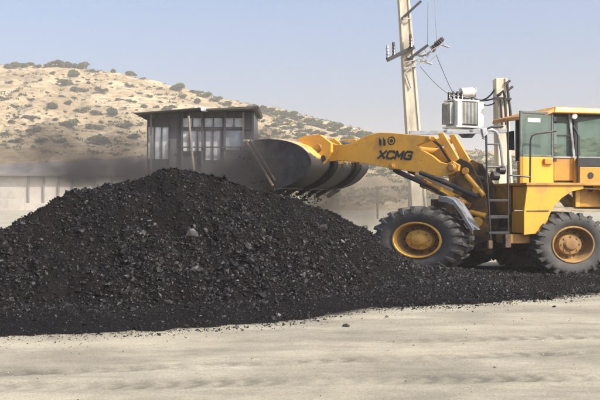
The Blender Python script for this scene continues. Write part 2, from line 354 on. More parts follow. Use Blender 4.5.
# ------------------------------------------------------------------ hillside shrubs
def shrub_mesh(name, seed):
    r = np.random.default_rng(seed); V = []; Fc = []; T = []
    nb = r.integers(6, 10)
    for k in range(nb):
        c = np.array([r.uniform(-.62, .62), r.uniform(-.5, .5), r.uniform(.12, .48)]); rad = r.uniform(.20, .44); tn = r.uniform(0, .7)
        for q in range(95):
            d = r.normal(size=3); d /= np.linalg.norm(d); d[2] = abs(d[2]) * .9 - .15
            pos = c + d * rad * r.uniform(.55, 1.08) * np.array([1, 1, .8]); s = r.uniform(.035, .085)
            a = r.normal(size=3); a /= np.linalg.norm(a); b = np.cross(a, r.normal(size=3)); b /= np.linalg.norm(b)
            o = len(V); V += [pos - a * s - b * s, pos + a * s - b * s * .6, pos + a * s * .8 + b * s, pos - a * s * .6 + b * s]
            Fc.append((o, o + 1, o + 2, o + 3)); T += [np.clip(tn + r.uniform(-.3, .3), 0, 1)] * 4
    V = np.array(V); V[:, 2] = np.maximum(V[:, 2], .0)
    return npmesh(name, V, Fc, M['leaf'], False, T)
def stem_mesh(name, seed):
    r = random.Random(seed); mb = MB()
    for k in range(4):
        a = r.uniform(0, 6.28); mb.tube([(0, 0, -.15), (math.cos(a) * .15, math.sin(a) * .15, .2), (math.cos(a) * .4, math.sin(a) * .35, .5)], .035, 5, .012)
    me = mkmesh(name, mb, (0, 0, 0)); me.materials.append(M['wood']); return me
SHR = [shrub_mesh('shrub', 100 + i) for i in range(5)]; STM = [stem_mesh('stem', i) for i in range(3)]
def hit(px, py):
    Y = np.arange(YB - 24, YC + 14, .5); X = gx(px, Y); zr = gz(py, Y); h = hill_z(X, Y)
    k = np.nonzero(h >= zr)[0]
    if len(k): return X[k[0]], Y[k[0]], h[k[0]]
    k = np.argmax((h - CH) / Y); return X[k], Y[k], h[k]
TRACED = [(15, 65, 18), (32, 64, 10), (57, 64, 19), (70, 65, 12), (80, 67, 18), (74, 74, 17), (67, 84, 19), (78, 91, 20), (101, 91, 15), (95, 71, 9), (113, 71, 9), (131, 75, 14), (143, 78, 7),
 (129, 86, 10), (23, 94, 9), (52, 107, 20), (68, 103, 11), (28, 118, 18), (68, 126, 23), (81, 111, 17), (112, 114, 21), (97, 114, 15), (93, 128, 20), (125, 127, 17), (132, 101, 11), (144, 106, 12),
 (167, 109, 17), (119, 99, 10), (4, 99, 11), (182, 96, 10), (197, 102, 12), (177, 89, 19), (195, 93, 17), (15, 106, 10), (33, 131, 16), (133, 137, 18), (103, 143, 25), (43, 141, 15), (60, 142, 14), (15, 141, 14), (5, 134, 13),
 (75, 98, 7), (83, 99, 6), (205, 96, 16), (215, 100, 14), (228, 104, 11), (253, 107, 10), (268, 110, 14), (282, 114, 12), (297, 117, 16), (285, 128, 10), (312, 121, 13), (323, 126, 16), (333, 130, 14), (347, 134, 19), (363, 136, 18), (345, 140, 16),
 (160, 88, 7), (150, 96, 8), (9, 82, 8), (47, 92, 6), (110, 83, 6), (88, 79, 5), (40, 80, 6), (22, 76, 5), (55, 119, 9), (12, 122, 9)]
TRACED += [(48, 66, 13), (64, 66, 15), (90, 70, 9), (8, 67, 13), (25, 66, 12), (38, 66, 10)] + [(x, float(np.interp(x, CREST[:, 0], CREST[:, 1])) + 3 + (x * 7 % 5), 12 + (x * 5 % 6)) for x in range(226, 380, 8)]
NSH = 0
def put_shrub(px, py, w, depth_at=None):
    global NSH
    x, y, z = hit(px, py + 1.5)
    sc = w / F * y / 1.6
    o = bpy.data.objects.new('hillside_shrub', SHR[NSH % 5]); COL.objects.link(o)
    o.location = (x, y, z - .08 * sc); o.scale = (sc, sc * random.uniform(.8, 1.1), sc * random.uniform(.8, 1.1)); o.rotation_euler = (0, 0, random.choice((0, math.pi)) + random.uniform(-.4, .4))
    if w > 12:
        st = bpy.data.objects.new('stem', STM[NSH % 3]); COL.objects.link(st); st.parent = o
    size = 'large' if w > 15 else 'middle-sized' if w > 9 else 'small'
    cr = np.interp(px, CREST[:, 0], CREST[:, 1])
    row = 'against the sky' if py < cr + 7 else 'high' if py < cr + 22 else 'halfway down' if py < cr + 45 else 'low'
    col_ = next(t for lim, t in ((25, 'at the far left edge'), (60, 'left, above the low building'), (100, 'above the left part of the heap'), (136, 'left of the shed'), (170, 'above the shed roof at left'), (215, 'above the shed roof middle'),
        (262, 'above the right end of the shed'), (300, 'right of the shed, above the bucket'), (340, 'above the boom tip'), (385, 'above the boom middle'), (415, 'left of the tall pole'), (455, 'right of the tall pole'), (480, 'under the transformer'), (510, 'behind the ladder'), (548, 'behind the open door'), (578, 'behind the cab'), (999, 'behind the cab rear')) if px < lim)
    where = f'{row} on the hill {col_}'; k = ''
    tag(o, f'{size} olive bush {where}{k}', 'bush', f'olive bushes {where}')
    NSH += 1
for a in TRACED: put_shrub(*a)
rr = random.Random(5); tries = 0; placed = list(TRACED)
while NSH < 298 and tries < 4000:
    tries += 1
    px = rr.choice([rr.uniform(-8, 210), rr.uniform(215, 400), rr.uniform(280, 390), rr.uniform(280, 390), rr.uniform(420, 610), rr.uniform(425, 500)]); c = np.interp(px, CREST[:, 0], CREST[:, 1])
    py = c + (rr.random() ** (1.0 if px < 210 else 1.4)) * (78 if px < 210 else 32 if px < 420 else 22) + (3 if px < 420 else 5)
    w = rr.uniform(3.5, 8.5) if px < 210 else rr.uniform(6, 13)
    if 140 < px < 258 and py > 118: continue
    if any(abs(px - q[0]) < (w + q[2]) * (.42 if px < 260 else .28) and abs(py - q[1]) < (w + q[2]) * (.22 if px < 260 else .16) for q in placed): continue
    placed.append((px, py, w)); put_shrub(px, py, w)

# scrub too small to count, on the low ridge and between the bushes
def scrub():
    r = np.random.default_rng(3); V = []; Fc = []; T = []
    N = 9500
    px = r.uniform(-30, 640, N); yy = r.uniform(150, 338, N); X = gx(px, yy); Z = hill_z(X, yy)
    dens = np.where(px > 400, 1.0, np.where(px > 250, .9, .42)); keep = (r.random(N) < dens) & (fbm(X / 14, yy / 14, 3, 71) > -.25)
    for x, y, z in zip(X[keep], yy[keep], Z[keep]):
        s0 = r.uniform(.25, .85); tn = r.uniform(0, .8)
        for q in range(14):
            p = np.array([x, y, z]) + r.normal(size=3) * s0 * np.array([.55, .5, .22]) + np.array([0, 0, s0 * .3]); s = s0 * r.uniform(.12, .26)
            a = r.normal(size=3); a /= np.linalg.norm(a); b = np.cross(a, r.normal(size=3)); b /= np.linalg.norm(b)
            o = len(V); V += [p - a * s - b * s, p + a * s - b * s, p + a * s + b * s, p - a * s + b * s]; Fc.append((o, o + 1, o + 2, o + 3)); T += [tn] * 4
    o = bpy.data.objects.new('hillside_scrub', npmesh('hillside_scrub', V, Fc, M['leaf'], False, T)); COL.objects.link(o)
    tag(o, 'fine low scrub and dry tufts scattered over the whole pale hillside', 'scrub', None, 'stuff')
scrub()

# ------------------------------------------------------------------ long low building at the left, far off
YBD = 150.0
bld = empty('low_building', at(50, 211, YBD), 'long pale low building with brown roof behind the left end of the coal heap', 'building')
x0, x1 = gx(-260, YBD), gx(205, YBD); zt = gz(176, YBD)
part('wall', MB().box((x0, YBD, -.3), (x1, YBD + 22, zt)), 'plaster', bld)
rf = MB(); za = gz(175, YBD)
ridge = [(gx(-260, YBD), 3.6), (gx(0, YBD), 4.3), (gx(150, YBD), 8.0), (gx(205, YBD), 8.6)]
rf.prism([(x0 - 1, YBD - 1.2, zt), (x1 + 1, YBD - 1.2, zt), (x1 + 1, YBD - 1.2, zt + .25), (x0 - 1, YBD - 1.2, zt + .25)],
         [(x0 - 1, YBD + 11, zt), (x1 + 1, YBD + 11, zt), (x1 + 1, YBD + 11, zt + 4.2), (x0 - 1, YBD + 11, zt + .5)])
part('roof', rf, 'brownroof', bld)
for px in (29, 44, 59, 73, -20, -45, -75, 95, 112):
    part('pillar', MB().box((gx(px, YBD) - .10, YBD - .3, -.2), (gx(px, YBD) + .10, YBD, zt)), 'brownroof', bld)
part('plinth', MB().box((x0, YBD - 1.4, -.2), (x1, YBD, gz(203, YBD))), 'plaster', bld)
part('parapet', MB().box((x0, YBD - 2.2, -.2), (gx(27, YBD), YBD - 1.9, gz(199, YBD))), 'plaster', bld)

# ------------------------------------------------------------------ shed behind the heap
YS = 34.0
shed = empty('site_shed', (gx(198, YS), YS + 1.5, 0), 'dark two-storey site shed with a thin flat roof standing behind the coal heap', 'shed')
xa, xb = gx(150, YS), gx(256, YS); zr = gz(112, YS)
def sx(p): return gx(p, YS)
def sz(p): return gz(p, YS)
w = MB()      # wall pieces round the openings
w.box((sx(169), YS, 0), (sx(181), YS + .12, zr)); w.box((sx(147), YS + .02, 0), (sx(169), YS + .12, sz(160))); w.box((sx(147), YS + .02, sz(126)), (sx(169), YS + .12, zr))
w.box((sx(181), YS, sz(117)), (sx(245), YS + .12, zr)); w.box((sx(181), YS, 0), (sx(205), YS + .12, sz(152))); w.box((sx(181), YS, sz(129.5)), (sx(254), YS + .12, sz(128)))
w.box((sx(205), YS, 0), (sx(254), YS + .12, sz(161))); w.box((sx(221), YS, sz(161)), (sx(254), YS + .12, sz(131)))
w.box((sx(245), YS + .01, sz(128)), (sx(254), YS + .11, zr))
w.box((sx(147), YS + .12, 0), (sx(147) + .1, YS + 3, zr)); w.box((sx(254) - .1, YS + .12, 0), (sx(254), YS + 3, zr)); w.box((sx(147) + .1, YS + 2.9, 0), (sx(254) - .1, YS + 3, zr))
part('wall', w, 'shedwall', shed, .006)
part('floor_slab', MB().box((sx(147) + .1, YS + .12, sz(163) - .1), (sx(254) - .1, YS + 2.9, sz(163))), 'shedwall', shed)
r1 = MB(); r1.prism([(sx(137.5), YS - .7, sz(115.5)), (sx(202), YS - .7, sz(110.3)), (sx(202), YS - .7, sz(109.2)), (sx(137.5), YS - .7, sz(114.4))],
                    [(sx(137.5), YS + 3.4, sz(115.5)), (sx(202), YS + 3.4, sz(111)), (sx(202), YS + 3.4, sz(109.6)), (sx(137.5), YS + 3.4, sz(114))])
part('roof', r1, 'shedroof', shed, .01)
r2 = MB(); r2.prism([(sx(208), YS - .7, sz(112)), (sx(258), YS - .7, sz(110.6)), (sx(259.5), YS - .7, sz(107.8)), (sx(208), YS - .7, sz(110.4))],
                    [(sx(208), YS + 3.4, sz(112)), (sx(258), YS + 3.4, sz(110.6)), (sx(259.5), YS + 3.4, sz(107.8)), (sx(208), YS + 3.4, sz(110.4))])
part('roof', r2, 'shedroof', shed, .01)
part('gable_cap', MB().box((sx(202.2), YS - .5, sz(112)), (sx(207.8), YS + 2.5, sz(108.4))), 'shedpane', shed, .01)
part('fascia', MB().prism([(sx(144), YS - .1, sz(119)), (sx(181), YS - .1, sz(118)), (sx(181), YS - .1, sz(112.5)), (sx(140), YS - .1, sz(115.5))], [(sx(144), YS - .02, sz(119)), (sx(181), YS - .02, sz(118)), (sx(181), YS - .02, sz(112.5)), (sx(140), YS - .02, sz(115.5))]), 'shedwall', shed)
def window(a, b, c, d, nx, pm='shedpane', dy=.05):
    f = MB(); t = .035
    xs = np.linspace(sx(a), sx(b), nx + 1)
    for x in xs: f.box((x - t / 2, YS - .02, sz(d)), (x + t / 2, YS + .1, sz(c)))
    f.box((sx(a), YS - .01, sz(c) - t), (sx(b), YS + .09, sz(c))); f.box((sx(a), YS - .01, sz(d)), (sx(b), YS + .09, sz(d) + t))
    fr = part('window', f, 'shedroof', shed)
    part('pane', MB().box((sx(a), YS + dy, sz(d)), (sx(b), YS + dy + .012, sz(c))), pm, fr)
window(147.5, 169, 126, 160, 3); window(181, 204, 117, 128, 2); window(204, 223, 117, 128, 2, 'shedpane'); window(223, 245, 117, 128, 2)
window(182, 205, 129.5, 152, 3); window(205, 221, 129.5, 161, 2, 'shedpane'); window(223.5, 243, 130.5, 150, 2, 'bluepane', -.03)
for px in (151.5, 182.5, 202.5, 225, 243.5, 253):
    part('post', MB().box((sx(px) - .035, YS - .14, 0), (sx(px) + .035, YS - .07, zr - .02)), 'wood' if px in (151.5, 243.5) else 'shedwall', shed)
part('handrail', MB().beam((sx(181), YS - .18, sz(147.5)), (sx(252), YS - .18, sz(147.5)), .05, .05), 'shedroof', shed)
ln = MB(); ln.tube([at(188.5, 116, YS - .6), at(194.2, 175, YS - .9)], .045, 8)
solo('leaning_pole', ln, 'wood', at(194, 175, YS - .9), 'thin grey pole leaning against the front of the dark shed', 'pole')

# ------------------------------------------------------------------ utility poles, transformer and wires
YP = 30.0
def taper_pole(name, bot, top, wb, wt, label):
    t = empty(name, (bot[0], bot[1], 0), label, 'utility pole')
    mb = MB(); B = Vector(bot); T = Vector(top)
    def ring(c, w, d): return [c + Vector((-w / 2, -d / 2, 0)), c + Vector((w / 2, -d / 2, 0)), c + Vector((w / 2, d / 2, 0)), c + Vector((-w / 2, d / 2, 0))]
    mb.hexa([*ring(B, wb, wb * 1.5), *ring(T, wt, wt * 1.5)])
    part('shaft', mb, 'concrete', t, .025)
    # raised edge ribs of the concrete section
    for s in (-1, 1):
        rb = MB(); rb.beam(B + Vector((s * (wb / 2 - .03), -wb * .75 - .015, 0)), T + Vector((s * (wt / 2 - .03), -wt * .75 - .015, 0)), .07, .05, Vector((0, 1, 0)))
        part('edge_rib', rb, 'concrete', t, .01)
    return t
bp = at(421.5, 250, YP); bp.z = -.2; tp = at(398, -75, YP)
P1 = taper_pole('utility_pole', bp, tp, .52, .30, 'tall leaning concrete utility pole with crossarms, cut off by the top of the photo')
def insul(mb, p, up, h=.28, r=.07):
    up = Vector(up).normalized(); p = Vector(p)
    for k in range(4):
        q = p + up * h * k / 4; mb.tube([q, q + up * h / 9, q + up * h / 4], r * (1.0 - .08 * k), 10, r * .55)
def arm(pole, a, b, Ya, Yb, wd=.09):
    return part('crossarm', MB().beam(at(a[0], a[1], Ya), at(b[0], b[1], Yb), wd, wd), 'black', pole, .008)
a1 = arm(P1, (387, 60), (414, 47), YP - .55, YP - .38, .13)
a2 = arm(P1, (409, 59), (428, 45), YP - .35, YP - .30, .09)
a3 = arm(P1, (402.5, 18), (421, 1), YP - .35, YP - .30, .08)
part('crossarm', MB().beam(at(407, 57, YP - .4), at(436, 51, YP + .2), .06, .06), 'grey', P1)
for (p, q) in (((404, 74), (417, 60)), ((404, 68), (417, 66)), ((403, 18), (411, 19)), ((405, 62), (424, 58)), ((406, 74), (411, 88))):
    part('brace', MB().beam(at(*p, YP - .42), at(*q, YP - .36), .05, .03), 'grey', P1)
for (px, py, a) in ((388, 59, 0), (394, 56, 0), (411, 48, 0)):
    mb = MB(); insul(mb, at(px, py - 1, YP - .5), (-.05, 0, 1), .42, .075); part('insulator', mb, 'porcelain' if px != 388 else 'grey', P1, smooth=False)
for (px, py) in ((432, 49), (436.5, 44.5)):
    mb = MB(); insul(mb, at(px, py, YP + .1), (.8, 0, .75), .30, .12); mb.tube([at(px - 2, py + 3, YP + .1), at(px + 5, py - 5, YP + .1)], .03, 6); part('fuse_cutout', mb, 'porcelain', P1)
for (px, py, dx) in ((423, 54, 1), (421, 60, 1), (429, 53, -1), (426, 62, 1), (418, 55, 1), (443, 45, 1)):
    mb = MB(); insul(mb, at(px, py, YP), (dx, .2, -.3), .22, .05); part('insulator', mb, 'grey', P1)
mb = MB()
for pts in (((418, 55), (423, 52), (428, 57), (433, 49)), ((416, 60), (424, 63), (431, 60), (437, 54)), ((413, 66), (420, 62), (427, 60)), ((424, 48), (428, 56), (424, 63)), ((430, 51), (441, 45), (446, 46))):
    mb.tube([at(*p, YP) for p in pts], .018, 5)
part('bracket_rod', mb, 'grey', P1)
b2 = at(506, 250, YP); b2.z = -.2
P2 = taper_pole('utility_pole', b2, at(499.5, 79, YP), .50, .36, 'short pale concrete utility pole rising behind the loader cab roof')
mb = MB(); mb.tube([at(507, 82, YP - .3), at(508.5, 98, YP - .3), at(511, 118, YP - .3)], .05, 8); part('cable_duct', mb, 'black', P2)
mb = MB(); mb.tube([at(497, 96, YP - .42), at(500, 94, YP - .46), at(503, 91, YP - .46), at(505, 96, YP - .42), at(504, 100, YP - .42)], .05, 7); mb.beam(at(494, 98, YP - .42), at(511, 99, YP - .36), .1, .07); part('clamp', mb, 'black', P2)
for px in (500.5, 504.5):
    mb = MB(); mb.tube([at(px, 98, YP - .42), at(px + 1.6, 125, YP - .42)], .035, 6); part('cable_duct', mb, 'black', P2)
for (p) in ((505.5, 84), (508, 90)):
    mb = MB(); insul(mb, at(*p, YP - .3), (.8, 0, .6), .2, .06); part('insulator', mb, 'porcelain', P2)
# platform beams between the two poles
pf = empty('transformer_platform', at(455, 131, YP), 'grey steel beam platform carrying the transformer between the two poles', 'platform')
for dy in (-.52, .50): part('beam', MB().beam(at(409, 133, YP + dy), at(508, 131, YP + dy), .10, .13), 'grey', pf, .01)
for px in (446, 472): part('crosspiece', MB().beam(at(px, 130, YP - .6), at(px, 130, YP + .6), .09, .06), 'grey', pf)
part('hanger', MB().prism([at(458, 134, YP - .3), at(476, 133.5, YP - .3), at(472, 138, YP - .3), at(462, 138, YP - .3)], [at(458, 134, YP + .3), at(476, 133.5, YP + .3), at(472, 138, YP + .3), at(462, 138, YP + .3)]), 'black', pf, .01)
# transformer, turned so that a dark side and a finned front show
TR = empty('transformer', at(461, 128.6, YP), 'finned grey and white power transformer mounted between the two poles', 'transformer')
zb, zt = gz(128.4, YP), gz(102, YP); c = at(461.5, 128, YP); ang = R(26)
tf = Vector((math.cos(ang), math.sin(ang), 0)); tl = Vector((math.sin(ang), -math.cos(ang), 0))
def T(u, v, z): return c + tf * u + tl * v + Vector((0, 0, z - c.z))
hw, hd = .46, .36
def tbox(mb, u0, u1, v0, v1, z0, z1): return mb.hexa([T(u0, v0, z0), T(u1, v0, z0), T(u1, v1, z0), T(u0, v1, z0), T(u0, v0, z1), T(u1, v0, z1), T(u1, v1, z1), T(u0, v1, z1)])
part('tank', tbox(MB(), -hw, hw, -hd + .12, hd - .12, zb + .07, zt), 'tgrey', TR, .012)
part('lid', tbox(MB(), -hw - .05, hw + .05, -hd + .05, hd - .05, zt, zt + .05), 'twhite', TR, .01)
for vs in (1, -1):
    fm = MB()
    for k in range(11): u = -hw + .2 + k * (2 * hw - .36) / 10; tbox(fm, u - .011, u + .011, vs * (hd - .12), vs * (hd + .06), zb + .12, zt - .05)
    part('cooling_fins', fm, 'tgrey', TR)
for us in (1, -1):
    fm = MB()
    for k in range(7): v = -hd + .14 + k * (2 * hd - .28) / 6; tbox(fm, us * hw, us * (hw + .17), v - .011, v + .011, zb + .12, zt - .05)
    part('cooling_fins', fm, 'tgrey', TR)
part('corner_panel', tbox(MB(), -hw - .02, -hw + .15, hd - .1, hd + .09, zb + .05, zt - .02), 'twhite', TR, .01)
part('corner_panel', tbox(MB(), hw - .11, hw + .13, hd - .12, hd + .07, zb + .05, zt - .02), 'twhite', TR, .01)
part('base_frame', tbox(MB(), -hw - .06, hw + .06, -hd, hd + .08, zb, zb + .055), 'twhite', TR, .01)
cm = MB(); cm.tube([T(-.02, -.02, gz(93, YP)), T(.46, .06, gz(92, YP))], .17, 20); part('conservator', cm, 'twhite', TR)
cm = MB(); cm.tube([T(.46, .06, gz(92, YP)), T(.475, .063, gz(92, YP))], .19, 20); cm.tube([T(.475, .063, gz(92, YP)), T(.52, .07, gz(92, YP))], .05, 10); part('end_flange', cm, 'twhite', TR)
cm = MB(); cm.beam(T(.1, 0, zt), T(.1, 0, gz(97, YP)), .05, .05); cm.beam(T(.38, .05, zt), T(.38, .05, gz(97, YP)), .05, .05); part('bracket', cm, 'black', TR)
for (u, v) in ((-.42, .12), (-.28, .16), (-.14, .2), (-.42, -.12), (-.25, -.1), (-.08, -.1)):
    bm_ = MB(); insul(bm_, T(u, v, zt + .05), (0, 0, 1), .27, .065); part('bushing', bm_, 'green', TR)
bm_ = MB(); bm_.tube([T(-.5, .1, zt + .17), T(-.2, .16, zt + .15), T(.1, .2, zt + .12), T(.3, .25, zt + .16)], .045, 7); bm_.tube([T(-.5, .1, zt + .25), T(-.1, .1, zt + .24)], .04, 7); part('busbar', bm_, 'black', TR)
def sag(a, b, s, n=14):
    a = Vector(a); b = Vector(b); return [a + (b - a) * i / n + Vector((0, 0, -4 * s * (i / n) * (1 - i / n))) for i in range(n + 1)]
def wire(a, b, s, r, label): solo('cable', MB().tube(sag(a, b, s), r, 5), 'black', a, label, 'cable', 'thin cables around the transformer')
wire(at(436, 54, YP), at(454, 95, YP), .05, .011, 'thin cable dropping from the dark fuse cutouts to the transformer')
wire(at(420, 66, YP), at(450, 95, YP), .08, .011, 'thin cable dropping from the main crossarm to the transformer bushings')
wire(at(428, 2, YP + .4), at(427.5, 45.5, YP - .3), .05, .010, 'thin wire hanging down beside the tall pole near the top of the photo')
wire(at(434, -30, YP + 1), at(437, 44, YP), .3, .009, 'faint wire running up and out of the photo from the fuse cutouts')
wire(at(473, 97, YP), at(495, 89, YP), .22, .028, 'upper drooping cable from the transformer to the short pole')
wire(at(472, 100, YP), at(496, 98, YP), .05, .028, 'lower nearly level cable from the transformer to the short pole')
wire(at(476, 100, YP), at(497, 101, YP), .16, .022, 'third drooping cable just under the others beside the short pole')

# ------------------------------------------------------------------ small things beyond the loader
def rock(name, px, py, Y, w, h, label, mm='rock', seed=1):
    bm = bmesh.new(); bmesh.ops.create_icosphere(bm, subdivisions=3, radius=.5); r = random.Random(seed)
    ds = [(Vector((r.gauss(0, 1), r.gauss(0, 1), r.gauss(0, 1))).normalized(), r.uniform(.28, .46)) for _ in range(12)]
    for v in bm.verts:
        for d, o in ds:
            k = v.co.dot(d) - o
            if k > 0: v.co -= d * k * .9
    for v in bm.verts: v.co = Vector((v.co.x * w, v.co.y * w * .7, v.co.z * h))
    me = bpy.data.meshes.new(name); bm.to_mesh(me); bm.free(); me.materials.append(M[mm])
    o = bpy.data.objects.new(name, me); COL.objects.link(o); q = at(px, py, Y); o.location = q
    return tag(o, label, 'rock', 'pale rocks beyond the loader')
rock('rock', 521, 259, 23.4, 1.05, .42, 'pale flat rock seen under the loader between its wheels', seed=3)
rock('rock', 506, 261, 23.0, .5, .25, 'smaller pale rock at the left end of the flat rock under the loader', seed=8)
rock('rock', 452, 214, 60, 3.2, 1.5, 'pale boulder seen between the boom and the grey mudguard', seed=5)
for i, (px, a, b, lab) in enumerate([(377.5, 187, 199, 'short thin dark post standing alone in the dust under the boom'), (409, 190, 206, 'left dark post of the pair just left of the tall pole foot'), (412.5, 190, 206, 'right dark post of the pair just left of the tall pole foot')]):
    Yq = 80.; h = Yq / F * (b - a)
    solo('marker_post', MB().box((gx(px, Yq) - .09, Yq - .09, -.1), (gx(px, Yq) + .09, Yq + .09, gz(a, Yq))), 'shedroof', (gx(px, Yq), Yq, 0), lab, 'post', 'dark posts under the boom', bevel=.01)

# ------------------------------------------------------------------ coal heap
CR = np.array([  # px, py of the skyline, distance of the crest
 (-260, 300, 13.2), (-140, 275, 13.6), (-60, 262, 14.0), (0, 236, 14.4), (30, 219, 14.9), (60, 203.5, 15.5), (85, 193, 15.9), (110, 187, 16.1), (140, 180.5, 16.3), (172, 174.5, 16.4), (200, 179, 16.4), (225, 184.5, 16.4), (250, 190, 16.5), (290, 197.5, 16.6), (320, 208, 16.9),
 (350, 223, 17.2), (370, 238, 17.6), (385, 252, 18.0), (400, 259, 18.5), (425, 266, 19.0), (470, 272, 19.5), (540, 277, 20.0)])
CR[:, 1] += np.where(CR[:, 0] > 215, 3.0, 1.8)
cX = gx(CR[:, 0], CR[:, 2]); cZ = gz(CR[:, 1], CR[:, 2]); cY = CR[:, 2]
TOE = np.array([(-9, 12.2), (-6, 12.4), (-4.3, 12.9), (-2.2, 13.4), (-1, 13.6), (0, 14.1), (1.2, 15.3), (2.4, 16.9), (3.4, 18.4), (5, 19.3)])
def heap_z(X, Y, detail=True):
    Hc = np.interp(X, cX, cZ, left=0, right=0); Yc = np.interp(X, cX, cY); Yt = np.interp(X, TOE[:, 0], TOE[:, 1])
    Ye = np.interp(X, EDGE[:, 0], EDGE[:, 1])
    wob = .30 * fbm(X * .8, Y * .8, 3, 2) + .22 * fbm(X * 3, Y * 2, 3, 23)
    t = (Y - Yt + wob) / np.maximum(Yc - Yt, .6)
    front = Hc * np.clip(t, 0, 1) ** .93
    front -= .10 * Hc * np.sin(np.clip(t, 0, 1) * math.pi) * (.5 + .8 * fbm(X * .7, Y * .4, 2, 14))
    # wide body of the heap behind the crest, under the bucket
    flat = sstep(-4.6, -3.0, X) * (1 - sstep(.3, 1.6, X)) * 7.0
    back = Hc * .93 - np.clip(Y - Yc - flat, 0, 99) * .75 - np.clip(Y - Yc, 0, flat) * .015
    z = np.where(Y < Yc, front, np.minimum(Hc, back) + 0 * front)
    z = np.where((Y >= Yc) & (Y < Yc + .5), Hc + (np.minimum(Hc, back) - Hc) * (Y - Yc) / .5, z)
    z = np.maximum(z, 0)
    e = Y - Ye + .22 * fbm(X * 1.3, Y * .8, 4, 6) + .16 * fbm(X * 5, Y * 3, 3, 61)
    skirt = .10 * sstep(-.05, 1.1, e) - .035 * (1 - sstep(-.5, .15, e)) + .03 * sstep(0, .12, e)
    fade = (1 - sstep(3.2, 5.2, X)); skirt = skirt * (.35 + .65 * fade)
    out = np.maximum(z + .0, 0) + skirt
    if detail:
        k = sstep(.02, .2, z)
        out = out + k * (.13 * fbm(X * 1.1, Y * .8, 3, 31) + .06 * fbm(X * 3.5, Y * 3.5, 3, 38) + .05 * fbm(X * 10, Y * 10, 3, 32)) + .008 * fbm(X * 5, Y * 5, 3, 35) + .006 * fbm(X * 16, Y * 16, 2, 36)
    bk = sstep(21.5, 24.5, Y - .3 * fbm(X, Y, 2, 4)); edge_fade = np.maximum(bk * (z < .05), np.maximum(sstep(7.5, 9.5, X), sstep(-7.5, -9.5, X)))
    return out * (1 - edge_fade) - .08 * edge_fade
def heap_tone(X, Y): return .055 + .035 * fbm(X * 1.2, Y * 1.2, 4, 91)
heap = empty('coal_heap', (-1.5, 15, 0), 'big black heap of loose coal spread across the left and middle of the yard', 'coal heap')
xs = np.concatenate([np.arange(-10, -5.6, .15), np.arange(-5.6, 5.6, .035), np.arange(5.6, 10, .1)]); ys = np.concatenate([np.arange(10.2, 18.6, .035), np.arange(18.6, 28, .14)])
hm = gridmesh('coal_surface', xs - heap.location.x, ys - heap.location.y, lambda a, b: heap_z(a + heap.location.x, b + heap.location.y), M['fines'], True, lambda a, b: heap_tone(a + heap.location.x, b + heap.location.y))
hs = bpy.data.objects.new('coal_surface', hm); COL.objects.link(hs); hs.parent = heap

ICO_V, ICO_F = None, None
_b = bmesh.new(); bmesh.ops.create_icosphere(_b, subdivisions=1, radius=1.0); ICO_V = np.array([v.co[:] for v in _b.verts]); ICO_F = np.array([[v.index for v in f.verts] for f in _b.faces]); _b.free()
def lumps(P, size, tone, seed, flat=.72):
    r = np.random.default_rng(seed); N = len(P)
    # cut random facets so the lumps look broken, not round
    V = np.repeat(ICO_V[None], N, 0) * (1 + r.uniform(-.28, .22, (N, len(ICO_V), 1)))
    for k in range(3):
        d = r.normal(size=(N, 1, 3)); d /= np.linalg.norm(d, axis=2, keepdims=True); o = r.uniform(.35, .7, (N, 1))
        q = np.maximum((V * d).sum(2) - o, 0); V = V - d * q[:, :, None]
    V = V * r.uniform(.6, 1.3, (N, 1, 3)) * np.array([1, 1, flat])
    a = r.normal(size=(N, 3)); a[:, 2] = np.abs(a[:, 2]) + .6; a /= np.linalg.norm(a, axis=1, keepdims=True)
    b = np.cross(a, r.normal(size=(N, 3))); b /= np.linalg.norm(b, axis=1, keepdims=True); c_ = np.cross(a, b)
    Rm = np.stack([b, c_, a], 1)
    V = np.einsum('nij,njk->nik', V, Rm) * size[:, None, None] + P[:, None, :]
    Fc = (ICO_F[None] + (np.arange(N) * len(ICO_V))[:, None, None]).reshape(-1, 3)
    return V.reshape(-1, 3), Fc, np.repeat(tone, len(ICO_V))
def scatter_heap():
    r = np.random.default_rng(77); hx, hy = heap.location.x, heap.location.y
    N = 165000
    X = r.uniform(-5.8, 6.4, N); Y = r.uniform(11, 20.6, N)
    Hc = np.interp(X, cX, cZ, left=0, right=0); Yc = np.interp(X, cX, cY); Yt = np.interp(X, TOE[:, 0], TOE[:, 1]); Ye = np.interp(X, EDGE[:, 0], EDGE[:, 1])
    z = heap_z(X, Y)
    on = (Y > Yt - .25 + .3 * fbm(X * 1.5, Y * 1.5, 3, 52)) & (Y < Yc + .8)
    sk = (Y > Ye - .5) & (r.random(N) < np.where(X > 0, .6 + .1 * np.clip(X, 0, 3), .6) * np.where(Y < Ye, .35, 1))
    keep = on | sk
    X, Y, z = X[keep], Y[keep], z[keep]; on = on[keep]; n = len(X)
    s = np.exp(r.normal(-4.22, .50, n)); s = np.clip(s, .006, .07) * np.where(on | (r.random(n) < .10), 1, .5)
    patch = fbm(X * 1.1, Y * .9, 3, 63); s *= 1 + .7 * patch + .25 * (1 - np.clip(z / 1.6, 0, 1)) * on
    z = np.maximum(z, ground_z(X, Y)) + s * .15
    tone = np.clip(r.beta(1.0, 9, n) * .5, 0, 1); pale = r.random(n) < .009; tone = np.where(pale, r.uniform(.35, 1.0, n), tone)
    V, Fc, Tn = lumps(np.stack([X - hx, Y - hy, z], 1), s, tone, 5)
    o = bpy.data.objects.new('loose_lumps', npmesh('loose_lumps', V, Fc, M['coal'], False, Tn)); COL.objects.link(o); o.parent = heap; o['kind'] = 'stuff'
scatter_heap()
